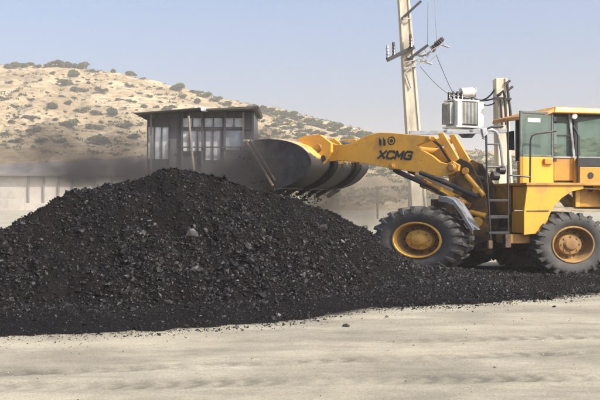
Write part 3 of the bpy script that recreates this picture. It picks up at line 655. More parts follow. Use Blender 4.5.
# the larger, dust-greyed lumps that catch the eye
BIG = [(82, 233, .13, 'pale dusty lump high on the left part of the heap'), (91, 240, .10, 'second pale lump just right of and below the high left one'), (104, 240, .08, 'small grey lump near the two pale lumps on the left slope'),
       (193, 235, .16, 'whitish pair-forming lump in the middle of the heap, left one'), (206, 231, .12, 'whitish lump right beside the pale one at the middle of the heap'), (195, 270, .15, 'broad grey lump below the whitish ones at mid heap'),
       (160, 296, .10, 'bright small lump near the foot of the heap, left of centre'), (155, 226, .09, 'grey lump high on the heap left of the whitish ones'), (265, 304, .13, 'flat grey slab lump at the heap foot'),
       (322, 230, .15, 'long grey slab lump on the right slope below the bucket'), (343, 242, .09, 'whitish lump on the right slope nearest the front wheel'), (308, 272, .08, 'small bright lump low on the right slope'),
       (263, 233, .13, 'rounded grey lump right of the heap centre'), (282, 222, .05, 'tiny white lump under the bucket'), (168, 303, .12, 'grey lump at the foot left of centre'), (31, 247, .10, 'grey lump at the far left slope'), (34, 285, .10, 'grey lump low at the far left')]
def heap_hit(px, py):
    Y = np.arange(10.5, 19, .02); k = np.nonzero(heap_z(gx(px, Y), Y) >= gz(py, Y))[0]; k = k[0] if len(k) else 0
    return float(gx(px, Y[k])), float(Y[k]), float(gz(py, Y[k]))
for i, (px, py, s, lab) in enumerate(BIG):
    x, y, z = heap_hit(px, py)
    V, Fc, Tn = lumps(np.zeros((1, 3)), np.array([s * .62]), np.array([.22 + .55 * ('whit' in lab or 'bright' in lab)]), 900 + i)
    o = bpy.data.objects.new('coal_lump', npmesh('coal_lump', V, Fc, M['coal'], False, Tn)); COL.objects.link(o); o.location = (x, y - .02, z + s * .1)
    tag(o, lab, 'coal lump', 'pale dusty lumps on the coal heap')
# stones and crumbs lying on the pale ground in front
def crumbs():
    r = np.random.default_rng(15); N = 2600; X = r.uniform(-6, 7.5, N); Ye = np.interp(X, EDGE[:, 0], EDGE[:, 1]); Y = Ye - np.abs(r.normal(0, 1, N)) ** 1.3 * np.where(r.random(N) < .90, .32, 3)
    X2 = r.uniform(-5.5, 7, 9000); Y2 = 5.2 + 9.5 * r.random(9000) ** 1.3; k2 = fbm(X2 * .8, Y2 * .8, 3, 88) > -.15
    X = np.concatenate([X, X2[k2]]); Y = np.concatenate([Y, Y2[k2]]); nn = len(X); fine = np.arange(nn) >= nn - k2.sum()
    k = (Y > 5.2) & (Y < np.interp(X, EDGE[:, 0], EDGE[:, 1]) + .1); X, Y, fine = X[k], Y[k], fine[k]
    s = np.exp(np.where(fine, r.normal(-5.6, .45, len(X)), r.normal(-4.95, .45, len(X)))); tone = np.where(fine, r.uniform(.45, 1, len(X)), r.uniform(0, .15, len(X)))
    V, Fc, Tn = lumps(np.stack([X, Y, ground_z(X, Y) + s * .2], 1), s, tone, 6)
    o = bpy.data.objects.new('ground_grit', npmesh('ground_grit', V, Fc, M['grit'], False, Tn)); COL.objects.link(o)
    tag(o, 'scattered coal crumbs and pale grit on the pale ground in front of the heap', 'grit', None, 'stuff')
crumbs()
for i, (px, py, s, lab) in enumerate([(346, 327, .07, 'dark stone lying alone on the pale ground in front of the heap'), (554, 307, .05, 'small brown stone on the pale ground near the right edge')]):
    Yq = CH * F / (py - HY); V, Fc, Tn = lumps(np.zeros((1, 3)), np.array([s]), np.array([.3]), 300 + i, .5)
    o = bpy.data.objects.new('stone', npmesh('stone', V, Fc, M['coal'], False, Tn)); COL.objects.link(o); o.location = (gx(px, Yq), Yq, .01)
    tag(o, lab, 'stone')


# ------------------------------------------------------------------ wheel loader
class Frame:
    def __init__(s, H, f, l): s.H = H; s.f = f; s.l = l
    def w(s, u, v, z): return Vector((s.H[0] + u * s.f[0] + v * s.l[0], s.H[1] + u * s.f[1] + v * s.l[1], z))
    def fit(s, px, py, v):
        t = (px - CX) / F; u = (t * (s.H[1] + v * s.l[1]) - s.H[0] - v * s.l[0]) / (s.f[0] - t * s.f[1])
        return u, gz(py, s.H[1] + u * s.f[1] + v * s.l[1])
    def fitu(s, px, py, u):
        t = (px - CX) / F; v = (t * (s.H[1] + u * s.f[1]) - s.H[0] - u * s.f[0]) / (s.l[0] - t * s.l[1])
        return v, gz(py, s.H[1] + u * s.f[1] + v * s.l[1])
    def p(s, px, py, v): u, z = s.fit(px, py, v); return s.w(u, v, z)
    def poly(s, pts, vfit, v0, v1, mb=None):      # outline read on the plane v=vfit, solid between v0 and v1
        q = [s.fit(a, b, vfit) for a, b in pts]
        return (mb or MB()).prism([s.w(u, v0, z) for u, z in q], [s.w(u, v1, z) for u, z in q])
    def box(s, u0, u1, v0, v1, z0, z1, mb=None):
        return (mb or MB()).hexa([s.w(u0, v0, z0), s.w(u1, v0, z0), s.w(u1, v1, z0), s.w(u0, v1, z0), s.w(u0, v0, z1), s.w(u1, v0, z1), s.w(u1, v1, z1), s.w(u0, v1, z1)])
HX, HYY = gx(488, 21.0), 21.0
A_, B_ = R(32), R(13)
FF = Frame((HX, HYY), (-math.cos(A_), math.sin(A_)), (-math.sin(A_), -math.cos(A_)))
RF = Frame((HX, HYY), (-math.cos(B_), -math.sin(B_)), (math.sin(B_), -math.cos(B_)))
LD = empty('wheel_loader', (HX, HYY, 0), 'dusty yellow wheel loader with its bucket raised over the coal heap', 'wheel loader')
UP = Vector((0, 0, 1))

def wheel(fr, u, v, zc, RX, RZ, Wd, side, dirty, rf=.6):
    kf = rf / .6
    f = Vector((*fr.f, 0)); l = Vector((*fr.l, 0)) * side
    C = fr.w(u, v, zc)
    def P(s, r, th):
        if r < .63: r = r * kf
        elif r < .86: r = .63 * kf + (r - .63) * (.86 - .63 * kf) / .23
        return C + l * s + f * (math.cos(th) * r * RX) + UP * (math.sin(th) * r * RZ)
    def lathe(prof, n=56):
        mb = MB()
        for s_, r_ in prof:
            for k in range(n): mb.v.append(tuple(P(s_, r_, 2 * math.pi * k / n)))
        for i in range(len(prof) - 1):
            for k in range(n): mb.f.append((i * n + k, i * n + (k + 1) % n, (i + 1) * n + (k + 1) % n, (i + 1) * n + k))
        return mb
    h = Wd / 2
    ax = MB(); ax.tube([P(-h * .9, 0, 0), P(h * .35, 0, 0)], .16, 18)
    wh = part('wheel', ax, 'chassis', LD, origin=C)
    tp = [(h * .55, .60), (h * .80, .605), (h * .90, .64), (h * .99, .72), (h * 1.03, .79), (h * .99, .86), (h * .88, .91), (h * .70, .935), (h * .3, .945), (0, .948)]
    prof = tp + [(-a, b) for a, b in reversed(tp[:-1])]
    part('tyre', lathe(prof), 'rubber', wh, smooth=True, origin=C)
    tr = MB(); nl = 22
    for sg in (1, -1):
        for k in range(nl):
            t0 = 2 * math.pi * (k + (.5 if sg < 0 else 0)) / nl; d = .62 * 2 * math.pi / nl
            sl = .42 * 2 * math.pi / nl
            # tread bar from the middle to the shoulder, then a shoulder block
            def q(s_, r_, t_): return P(sg * s_, r_, t_)
            tr.hexa([q(.0, .935, t0 + sl), q(.0, .935, t0 + sl + d * .62), q(h * .93, .90, t0 + d * .78), q(h * .93, .90, t0), q(.0, 1.0, t0 + sl + d * .08), q(.0, 1.0, t0 + sl + d * .52), q(h * .95, .995, t0 + d * .68), q(h * .95, .995, t0 + d * .08)])
            tr.hexa([q(h * .90, .91, t0), q(h * .90, .91, t0 + d * .76), q(h * .97, .79, t0 + d * .58), q(h * .97, .79, t0 + d * .14), q(h * .955, .99, t0 + d * .06), q(h * .955, .99, t0 + d * .68), q(h * 1.065, .81, t0 + d * .54), q(h * 1.065, .81, t0 + d * .16)])
    part('tread', tr, 'rubber', wh, .006, origin=C)
    rp = [(h * .62, .625), (h * .90, .625), (h * .95, .61), (h * .95, .575), (h * .86, .56), (h * .78, .555), (h * .60, .545)]
    part('rim', lathe(rp), 'rim' if not dirty else 'hub_dirt_shade', wh, smooth=True, origin=C)
    part('rim_disc', lathe([(h * .60, .545), (h * .20, .51), (h * .06, .49), (h * .02, .40), (h * .06, .34)]), 'hub_dirt_shade', wh, smooth=True, origin=C)  # dish coloured dark brown for the shade in its recess
    hb = lathe([(h * .14, .36), (h * .42, .345), (h * .50, .33), (h * .52, .30), (h * .54, .22), (h * .70, .17), (h * .72, .155), (h * .73, 0.001)], 36)
    hub = part('hub', hb, 'hub_dirt_shade' if dirty else 'rim', wh, smooth=True, origin=C)
    for k in range(12):
        t = 2 * math.pi * k / 12; part('bolt', MB().tube([P(h * .02, .435, t), P(h * .12, .435, t)], .024, 6), 'chassis', wh, origin=C)
    for k in range(8):
        t = 2 * math.pi * k / 8; part('bolt', MB().tube([P(h * .52, .265, t), P(h * .60, .265, t)], .018, 6), 'hub_dirt_shade', wh, origin=C)
    return wh
zf = .70; Yt_ = None
uf, zfc = FF.fit(411.5, 241, 1.42); ur, zrc = RF.fit(572, 246.5, 1.42)
ur -= .05
wheel(FF, uf - .12, 1.10, .77, 1.15, .775, .72, 1, False, .515)
wheel(FF, uf - .12, -1.10, .77, 1.15, .775, .72, -1, True, .515)
wheel(RF, ur, 1.10, .69, .92, .72, .64, 1, True, .55)
wheel(RF, ur, -1.10, .69, .92, .72, .64, -1, True, .55)
# axles
part('axle', MB().tube([FF.w(uf - .06, -.8, .74), FF.w(uf - .06, .8, .74)], .19, 14), 'chassis', LD)
part('axle', MB().tube([RF.w(ur, -.8, .68), RF.w(ur, .8, .68)], .19, 14), 'chassis', LD)
am = MB(); 
for k in range(1): am.tube([FF.w(uf + .30, 0, .74), FF.w(uf + .1, 0, .74), FF.w(uf - .4, 0, .74), FF.w(uf - .55, 0, .74)], .32, 14, .18)
part('differential', am, 'chassis', LD)

# ---- front frame
M['frontdirt'] = mat('oily_yellow_paint', (.34, .18, .04), (.16, .09, .03), rough=.65, scale=2.5, dirt=(.03, .025, .02), dscale=2.4, dlo=.38, dhi=.6, damt=.92, bump=.25)
part('front_frame', FF.poly([(447, 168), (460, 158), (470, 163), (481, 183), (486, 200), (489, 240), (470, 247), (440, 247), (424, 235), (436, 205), (450, 190)], .42, .42, .34), 'frontdirt', LD, .012)
part('front_frame', FF.poly([(447, 168), (460, 158), (470, 163), (481, 183), (486, 200), (489, 240), (470, 247), (440, 247), (424, 235), (436, 205), (450, 190)], .42, -.42, -.34), 'frontdirt', LD, .012)
cb = MB(); FF.box(.15, 2.4, -.34, .34, .55, .80, cb); FF.box(.5, .62, -.34, .34, .8, 1.9, cb); FF.box(1.2, 1.3, -.34, .34, .8, 1.7, cb); FF.box(2.3, 2.4, -.5, .5, .5, 1.1, cb)
part('cross_plate', cb, 'chassis', LD, .01)
hg = MB(); hg.tube([FF.w(0, 0, .42), FF.w(0, 0, 1.25)], .13, 14); FF.box(-.05, .3, -.25, .25, 1.12, 1.2, hg); FF.box(-.05, .3, -.25, .25, .48, .56, hg)
part('articulation_joint', hg, 'chassis', LD, .008)
# front mudguards
M['dullgrey'] = mat('dull_grey_paint', (.22, .23, .24), (.15, .155, .16), rough=.6, scale=3, dirt=(.08, .07, .06), dscale=3)
for s in (1, -1):
    q = [FF.fit(a, b, 1.3) for a, b in ((440, 196), (448, 197), (455, 200), (463, 211), (474, 229))]
    up_ = [FF.w(u, s * 1.36, z) for u, z in q] ; n_ = len(q); m_ = MB(); ins = [FF.w(u, s * .92, z) for u, z in q]
    for i in range(n_ - 1):
        o = Vector((0, 0, -.035)); m_.hexa([up_[i] + o, up_[i + 1] + o, ins[i + 1] + o, ins[i] + o, up_[i], up_[i + 1], ins[i + 1], ins[i]])
    lip = MB()
    part('mudguard', m_, 'dullgrey', LD, .006)
    e_ = MB()
    for i in range(n_ - 1):
        d = Vector((0, 0, -.12)); t_ = Vector((*FF.l, 0)) * s * .02
        e_.hexa([up_[i] + d, up_[i + 1] + d, up_[i + 1] + d + t_, up_[i] + d + t_, up_[i], up_[i + 1], up_[i + 1] + t_, up_[i] + t_])
    part('mudguard_lip', e_, 'dullgrey', LD)
    part('mudguard_bracket', MB().beam(FF.w(q[2][0], s * .4, q[2][1] - .1), FF.w(q[2][0], s * 1.0, q[2][1] - .03), .07, .07), 'yellow_dirty', LD, .008)
# boom arms
ARM = [(320, 160), (314, 152), (318, 143.5), (327, 141), (336, 144.6), (345, 144.6), (353, 142.6), (360, 138.6), (368, 135), (380, 132.4), (392, 132.8), (408, 134.3), (424, 135.5), (434, 136.5), (436.5, 139), (431, 141),
       (416.5, 145.5), (422, 150), (432, 155.5), (440, 162), (447, 163.5), (452, 161), (459, 165), (458, 171), (450, 175), (440, 176.5), (430, 175), (418, 172.8), (402, 170), (392, 168.6), (380, 166.3), (366, 163.8), (355, 162), (340, 160.6), (330, 161.5)]
arms = []
for s in (1, -1):
    q = [FF.fit(a, b, .62) for a, b in ARM]
    arms.append(part('boom_arm', MB().prism([FF.w(u, s * .62, z) for u, z in q], [FF.w(u, s * .50, z) for u, z in q]), 'yellow', LD, .012))
    for (a, b, r_) in ((325, 150, .13), (452, 167.5, .12), (392, 166.5, .085), (429, 138.2, .06)):
        u, z = FF.fit(a, b, .62); part('pin', MB().tube([FF.w(u, s * .46, z), FF.w(u, s * .67, z), FF.w(u, s * .671, z), FF.w(u, s * .70, z)], r_, 18, r_ * .6), 'yellow_dirty', arms[-1])
part('cross_tube', MB().tube([FF.w(FF.fit(365, 150, .62)[0], -.5, FF.fit(365, 150, .62)[1]), FF.w(FF.fit(365, 150, .62)[0], .5, FF.fit(365, 150, .62)[1])], .17, 18), 'yellow', LD, smooth=True)
# yellow stay closing the rear of the boom, and hose bundle
part('stay', FF.poly([(437, 133.2), (443, 132.6), (458, 158), (457, 165), (452, 163), (446, 152)], .40, .40, .30), 'yellow', LD, .01)
part('stay', FF.poly([(437, 133.2), (443, 132.6), (458, 158), (457, 165), (452, 163), (446, 152)], .40, -.40, -.30), 'yellow', LD, .01)
part('stay', FF.poly([(433, 152), (441, 147), (447, 150), (450, 160), (443, 163), (436, 158)], .22, .22, -.22), 'yellow', LD, .01)
for (a, b, c_, d) in ((455, 196, 470, 206), (466, 175, 484, 196), (470, 212, 486, 216)):
    part('steering_cylinder', MB().tube([FF.p(a, b, .44), FF.p(c_, d, .44)], .06, 12), 'yellow', LD)
for (a, b, r_) in ((456, 199, .11), (477, 190, .09), (466, 171, .08), (478, 222, .12)):
    pc = FF.p(a, b, .42); part('pin', MB().tube([pc, pc + Vector((*FF.l, 0)) * .07], r_, 16), 'yellow', LD, .006)
# tilt cylinder and bell crank between the arms
def cyl(a, b, k, v, rb, rr, mb_, mr_, nm, far=None):
    A = FF.p(*a, v); Bp = FF.p(*b, v)
    if far is not None: A = FF.w(*(lambda q: (q[0], far, q[1]))(FF.fit(*a, v))); Bp = FF.w(*(lambda q: (q[0], far, q[1]))(FF.fit(*b, v)))
    K = A.lerp(Bp, k); d = (Bp - A).normalized()
    c_ = part(nm, MB().tube([K, Bp], rb, 20), mb_, LD, .006)
    part('rod', MB().tube([A, K + d * .05], rr, 14), mr_, c_, smooth=False)
    part('gland', MB().tube([K - d * .02, K + d * .10], rb * 1.14, 20), 'yellow_dirty', c_); part('end_cap', MB().tube([Bp - d * .06, Bp + d * .06], rb * 1.1, 16), 'yellow_dirty', c_)
    return c_
cyl((394, 169.5), (457, 199), .47, .42, .10, .055, 'yellow', 'black', 'lift_cylinder')
cyl((394, 169.5), (457, 199), .47, .42, .10, .055, 'yellow', 'black', 'lift_cylinder', far=-.42)
cyl((332, 142), (452, 155), .45, 0.0, .12, .06, 'yellow', 'steel', 'tilt_cylinder')
part('cylinder_guard', MB().tube([FF.p(417, 174.5, .32), FF.p(433, 180, .32), FF.p(455, 189.5, .32)], .13, 18), 'pale', LD, .006)
part('hydraulic_hose', MB().tube([FF.p(420, 172.5, .62), FF.p(440, 180.5, .64), FF.p(462, 190, .66), FF.p(478, 197, .6)], .055, 10), 'black', LD, smooth=True)
part('hydraulic_hose', MB().tube([FF.p(396, 172, .5), FF.p(412, 179, .52), FF.p(430, 187, .52), FF.p(447, 196, .5)], .04, 10), 'black', LD, smooth=True)
for pts, r_ in ((((432, 139), (440, 146), (449, 160), (459, 172), (468, 184), (478, 192)), .035), (((441, 135), (450, 150), (458, 163), (470, 178), (480, 188)), .04), (((452, 160), (462, 168), (472, 176), (484, 180)), .07), (((444, 172), (455, 173), (466, 180), (476, 190)), .05), (((460, 176), (468, 186), (470, 198), (478, 204)), .03), (((450, 182), (460, 189), (474, 194)), .035)):
    part('hydraulic_hose', MB().tube([FF.p(a, b, .2) for a, b in pts], r_, 9), 'black', LD, smooth=True)
part('bell_crank', FF.poly([(324, 146), (328, 140), (334, 138), (340, 143), (344, 151), (342, 160), (337, 168), (331, 171), (327, 166), (330, 156)], .1, .10, -.10), 'yellow', LD, .012)
part('tilt_link', MB().beam(FF.p(333, 168, 0), FF.p(318, 172, 0), .1, .13), 'orange', LD, .008)
# bucket
VB = 1.5
prof = [(247.0, 141.5), (262, 139.2), (277, 139.4), (289, 141.6), (299, 145.5), (306, 151), (310.5, 158), (311, 165), (307, 172), (301, 178.5), (293, 183.5), (284, 187), (275.5, 189)]
pr = [Vector((a, b, 0)) for a, b in prof]; sm_ = []
for i in range(len(pr) - 1):
    a, b, c_, d = pr[max(i - 1, 0)], pr[i], pr[i + 1], pr[min(i + 2, len(pr) - 1)]
    for t in (0, .33, .67): sm_.append(.5 * ((2 * b) + (c_ - a) * t + (2 * a - 5 * b + 4 * c_ - d) * t * t + (3 * b - a - 3 * c_ + d) * t ** 3))
sm_.append(pr[-1]); q = [FF.fit(v.x, v.y, VB) for v in sm_]
q[0] = FF.fit(247.0, 141.5, VB)
cen = (sum(a for a, b in q) / len(q), sum(b for a, b in q) / len(q))
inner = [(a + (cen[0] - a) * .055, b + (cen[1] - b) * .055) for a, b in q]
sh = MB(); loop = q + inner[::-1]; n_ = len(q)
segs = 24
vv = np.linspace(VB - .02, -VB + .02, segs + 1); o0 = 0
for v in vv:
    for a, b in q: sh.v.append(tuple(FF.w(a, v, b)))
    for a, b in inner: sh.v.append(tuple(FF.w(a, v, b)))
for i in range(segs):
    for k in range(n_ - 1):
        o = i * 2 * n_; p_ = (i + 1) * 2 * n_
        sh.f.append((o + k, o + k + 1, p_ + k + 1, p_ + k)); sh.f.append((o + n_ + k, p_ + n_ + k, p_ + n_ + k + 1, o + n_ + k + 1))
    for k in (0, n_ - 1): sh.f.append((o + k, o + n_ + k, p_ + n_ + k, p_ + k))
def bucket_mat():
    m, n, l, p = nodes_of('bucket_shell_paint'); tc = n.new('ShaderNodeTexCoord'); p.inputs['Roughness'].default_value = .55
    def nz(sc, d=8): t = n.new('ShaderNodeTexNoise'); t.inputs['Scale'].default_value = sc; t.inputs['Detail'].default_value = d; t.inputs['Roughness'].default_value = .65; l.new(tc.outputs['Object'], t.inputs[0]); return t.outputs['Fac']
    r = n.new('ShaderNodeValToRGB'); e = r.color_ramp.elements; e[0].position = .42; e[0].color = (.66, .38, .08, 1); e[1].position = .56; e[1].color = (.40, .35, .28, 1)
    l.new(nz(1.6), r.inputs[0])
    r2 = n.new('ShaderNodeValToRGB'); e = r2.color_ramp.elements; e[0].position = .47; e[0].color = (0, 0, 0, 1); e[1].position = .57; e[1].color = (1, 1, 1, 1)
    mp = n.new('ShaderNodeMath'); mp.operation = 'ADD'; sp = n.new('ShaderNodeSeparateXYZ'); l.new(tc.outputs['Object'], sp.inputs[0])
    mr = n.new('ShaderNodeMapRange'); mr.inputs[1].default_value = 2.95; mr.inputs[2].default_value = 2.4; mr.inputs[3].default_value = -.06; mr.inputs[4].default_value = .32  # grime thickened downwards, painting the shade on the lower shell
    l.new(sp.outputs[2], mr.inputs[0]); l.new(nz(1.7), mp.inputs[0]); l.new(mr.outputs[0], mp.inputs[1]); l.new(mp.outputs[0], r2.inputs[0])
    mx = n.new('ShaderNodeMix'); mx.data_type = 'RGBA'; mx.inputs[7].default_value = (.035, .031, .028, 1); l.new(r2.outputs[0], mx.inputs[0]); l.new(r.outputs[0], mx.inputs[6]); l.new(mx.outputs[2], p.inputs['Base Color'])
    b = n.new('ShaderNodeBump'); b.inputs['Strength'].default_value = .3; b.inputs['Distance'].default_value = .02; l.new(nz(14), b.inputs['Height']); l.new(b.outputs[0], p.inputs['Normal'])
    return m
M['bucket'] = bucket_mat()
M['rustedge'] = mat('rusty_edge_steel', (.50, .33, .17), (.34, .26, .18), rough=.6, scale=5, dirt=(.06, .05, .045), dscale=4)
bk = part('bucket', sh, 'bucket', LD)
for s in (1, -1):
    sp_ = MB().prism([FF.w(a, s * VB, b) for a, b in q], [FF.w(a, s * (VB - .045), b) for a, b in q]); part('side_plate', sp_, 'bucket_side', bk, .006)
    # reinforced strip and worn cutting edge along the open side
    P0, P1_ = q[0], q[-1]
    du = (P1_[0] - P0[0], P1_[1] - P0[1]); L_ = math.hypot(*du); dd = (du[0] / L_, du[1] / L_); nn = (-dd[1], dd[0])
    if (cen[0] - P0[0]) * nn[0] + (cen[1] - P0[1]) * nn[1] < 0: nn = (-nn[0], -nn[1])
    def e(t, k, v): return FF.w(P0[0] + du[0] * t + nn[0] * k, v, P0[1] + du[1] * t + nn[1] * k)
    def strip(t0, t1, k0, k1, va, vb_): return MB().hexa([e(t0, k0, va), e(t1, k0, va), e(t1, k1, va), e(t0, k1, va), e(t0, k0, vb_), e(t1, k0, vb_), e(t1, k1, vb_), e(t0, k1, vb_)])
    part('side_cutter', strip(.02, .93, -.03, .02, s * (VB - .01), s * (VB + .045)), 'rustedge', bk, .006)
    part('side_cutter', strip(.02, .90, .10, .14, s * (VB + .002), s * (VB + .03)), 'steel', bk, .004)
# spill guard along the top edge, bands painting bracket shadows on the back, hinge ears
part('spill_guard', MB().beam(FF.w(q[0][0] + .02, VB + .05, q[0][1] + .02), FF.w(q[0][0] + .02, -VB, q[0][1] + .02), .16, .05), 'pale', bk, .006)
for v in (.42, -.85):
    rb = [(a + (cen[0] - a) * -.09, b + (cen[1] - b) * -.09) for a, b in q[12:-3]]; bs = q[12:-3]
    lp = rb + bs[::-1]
    part('shadow_band', MB().prism([FF.w(a, v + .16, b) for a, b in lp], [FF.w(a, v - .16, b) for a, b in lp]), 'soot_shadow', bk, .01)  # raised black band standing in for an arm-bracket shadow
for s in (1, -1):
    u, z = FF.fit(325, 150, .62); q5, q9 = q[15], q[24]
    lp = [(u + .0, z + .16), (u - .16, z), (u - .02, z - .18), (q9[0], q9[1]), (q5[0], q5[1] + .2)]
    for v in (s * .46, s * .68): part('hinge_ear', MB().prism([FF.w(a, v, b) for a, b in lp], [FF.w(a, v - s * .04, b) for a, b in lp]), 'bucket', bk, .006)
for s in (1, -1):
    lp = [FF.fit(a, b, .95) for a, b in ((296, 139.5), (306, 135.5), (320, 134.5), (331, 143), (331, 152), (326, 160), (319, 168), (312, 163), (317, 153), (310, 146.5))]
    hb_ = part('hinge_bracket', MB().prism([FF.w(a, s * .95, b) for a, b in lp], [FF.w(a, s * .84, b) for a, b in lp]), 'yellow', bk, .012)
    u, z = FF.fit(318, 148, .95); part('pin', MB().tube([FF.w(u, s * .80, z), FF.w(u, s * 1.0, z)], .11, 16), 'yellow_dirty', hb_, .006)
    u, z = FF.fit(324, 158, .95); part('pin', MB().tube([FF.w(u, s * .80, z), FF.w(u, s * .99, z)], .07, 16), 'chassis', hb_, .006)
# cutting edge and teeth
ua, za_ = q[-4]; ub, zb_ = q[-1]; dl = math.hypot(ub - ua, zb_ - za_); dx_, dz_ = (ub - ua) / dl, (zb_ - za_) / dl; nx_, nz_ = -dz_, dx_
def lipb(s0, s1, k0, k1, v0, v1, taper=1.0):
    def g(s_, k_, v): return FF.w(ub + dx_ * s_ + nx_ * k_, v, zb_ + dz_ * s_ + nz_ * k_)
    vm = (v0 + v1) / 2; hv = (v1 - v0) / 2 * taper
    return [g(s0, k0, v0), g(s0, k1, v0), g(s0, k1, v1), g(s0, k0, v1), g(s1, k0 * taper, vm - hv), g(s1, k1 * taper, vm - hv), g(s1, k1 * taper, vm + hv), g(s1, k0 * taper, vm + hv)]
part('cutting_edge', MB().hexa(lipb(-.18, .05, -.03, .03, -VB, VB)), 'steel', bk, .005)
for v in np.linspace(-VB + .14, VB - .14, 6):
    tl = random.Random(int(v * 97)); tb = lipb(-.16, .20 - tl.uniform(0, .07), -.055, .055, v - .11, v + .11, .5); tb = tb[:4] + [p_ + Vector((0, 0, -.10 - tl.uniform(0, .09))) for p_ in tb[4:]]; part('tooth', MB().hexa(tb), 'soot_shadow', bk, .005)

# ---- lettering and emblem on the near boom arm
def text_mesh(s, size, shear=0.25, off=0.012):
    cu = bpy.data.curves.new('lettering', 'FONT'); cu.body = s; cu.size = size; cu.shear = shear; cu.offset = off; cu.extrude = .003; cu.space_character = 1.12; cu.align_x = 'CENTER'; cu.align_y = 'CENTER'
    t = bpy.data.objects.new('tmp', cu); COL.objects.link(t); dg = bpy.context.evaluated_depsgraph_get(); me = bpy.data.meshes.new_from_object(t.evaluated_get(dg)); bpy.data.objects.remove(t)
    return me
def on_arm(me, px, py, tilt, sx_, name):
    u, z = FF.fit(px, py, .62); base = FF.w(u, .6245, z); X = Vector((-FF.f[0], -FF.f[1], 0)); Zv = UP; c_, s_ = math.cos(tilt), math.sin(tilt); Nn = Vector((*FF.l, 0))
    for v in me.vertices:
        a, b = v.co.x * sx_, v.co.y; x, y = a * c_ - b * s_, a * s_ + b * c_
        v.co = base + X * x + Zv * y + Nn * v.co.z - LD.location
    me.materials.clear(); me.materials.append(M['black']); o = bpy.data.objects.new(name, me); COL.objects.link(o); o.parent = arms[0]; return o
def strokes(letters, hgt, wd, sh):
    mb = MB(); kx = 0
    for ox, lines in letters:
        for li in lines:
            for (x0, y0), (x1, y1) in zip(li[:-1], li[1:]):
                d = Vector((x1 - x0, y1 - y0, 0)); d.normalize(); nrm = Vector((-d.y, d.x, 0)) * wd / 2; kx += 1; hz_ = .003 + .001 * (kx % 5)
                A = Vector((x0 + ox, y0, 0)) - d * wd * .42; B = Vector((x1 + ox, y1, 0)) + d * wd * .42
                c4 = [A - nrm, B - nrm, B + nrm, A + nrm]; c4 = [Vector((v.x + sh * v.y, v.y, 0)) for v in c4]
                mb.prism(c4, [v + Vector((0, 0, hz_)) for v in c4])
    return mb
h_ = .085
cc = [(.085, .06), (.05, h_), (-.05, h_), (-.085, .05), (-.085, -.05), (-.05, -h_), (.05, -h_), (.085, -.06)]
LET = [(-.34, [[(-.08, -h_), (.08, h_)], [(-.08, h_), (.08, -h_)]]), (-.115, [cc]), (.115, [[(-.085, -h_), (-.085, h_), (0, -.035), (.085, h_), (.085, -h_)]]), (.35, [cc[:-1] + [(.085, -h_), (.085, -.005), (.015, -.005)]])]
on_arm(mkmesh('lettering', strokes(LET, h_, .052, .28), (0, 0, 0)), 395, 155.0, R(-3), 1.0, 'lettering')
em = MB()
for a in (-.17, -.06):
    em.prism([Vector((a - .03, -.10, 0)), Vector((a + .03, -.10, 0)), Vector((a + .02, .03, 0)), Vector((a - .05, .10, 0))], [Vector((a - .03, -.10, .004)), Vector((a + .03, -.10, .004)), Vector((a + .02, .03, .004)), Vector((a - .05, .10, .004))])
for (r0, r1) in ((.105, .075), (.045, .0)):
    n0 = 20; o = len(em.v)
    for k in range(n0):
        t = 2 * math.pi * k / n0; em.v += [(.12 + math.cos(t) * r0, .02 + math.sin(t) * r0, .003), (.12 + math.cos(t) * r1, .02 + math.sin(t) * r1, .003)]
    for k in range(n0): em.f.append((o + 2 * k, o + 2 * ((k + 1) % n0), o + 2 * ((k + 1) % n0) + 1, o + 2 * k + 1))
on_arm(mkmesh('emblem', em, (0, 0, 0)), 387, 141.5, R(-3), 1.0, 'emblem')

# ---- rear frame: chassis, tank, platform, mudguards
chs = MB(); RF.box(-5.4, -.1, -.42, -.30, .62, 1.05, chs); RF.box(-5.4, -.1, .30, .42, .62, 1.05, chs); RF.box(-5.3, -.5, -.30, .30, .52, .62, chs)
part('rear_frame', chs, 'chassis', LD, .012)
ec = MB(); RF.box(-2.0, -.9, -.35, .35, .45, 1.4, ec); part('gearbox', ec, 'chassis', LD, .03)
uN, _ = RF.fit(528, 184, 1.3); zP = gz(183.2, RF.w(uN, 1.3, 0).y)
uE, _ = RF.fit(583, 184, 1.3)
fend = [(527.5, 184), (583.5, 184), (583.5, 189), (572, 191.5), (562, 198), (554, 206.5), (548.5, 217), (546, 233), (524, 235), (524, 212)]
part('mudguard', RF.poly(fend, 1.3, 1.3, 1.24), 'yellow', LD, .01)
part('mudguard', RF.poly(fend, 1.3, -1.3, -1.24), 'yellow', LD, .01)
zL = RF.fit(524, 234, 1.3)[1]; zM = RF.fit(525, 211, 1.3)[1]; zT = zP
for s in (1, -1):
    part('step_tank', RF.box(uN - .42, uN, s * .5, s * 1.235, zL, zM - .012), 'yellow', LD, .02)
    part('step_tank', RF.box(uN - .50, uN - .02, s * .5, s * 1.235, zM + .012, zT - .06), 'yellow', LD, .02)
    ar = [RF.fit(a, b, 1.3) for a, b in ((546, 233), (548.5, 217), (554, 206.5), (562, 198), (572, 191.5), (583, 189), (600, 189.5), (612, 196), (622, 208))]
    m_ = MB()
    for i in range(len(ar) - 1):
        (a, b), (c_, d) = ar[i], ar[i + 1]; g = .03
        m_.hexa([RF.w(a, s * 1.24, b), RF.w(c_, s * 1.24, d), RF.w(c_, s * .5, d), RF.w(a, s * .5, b), RF.w(a, s * 1.24, b + g), RF.w(c_, s * 1.24, d + g), RF.w(c_, s * .5, d + g), RF.w(a, s * .5, b + g)])
    part('wheel_arch', m_, 'yellow_dirty', LD)
part('platform', RF.box(uE - .9, uN + .06, -1.34, 1.34, zP - .05, zP + .015), 'orange', LD, .012)
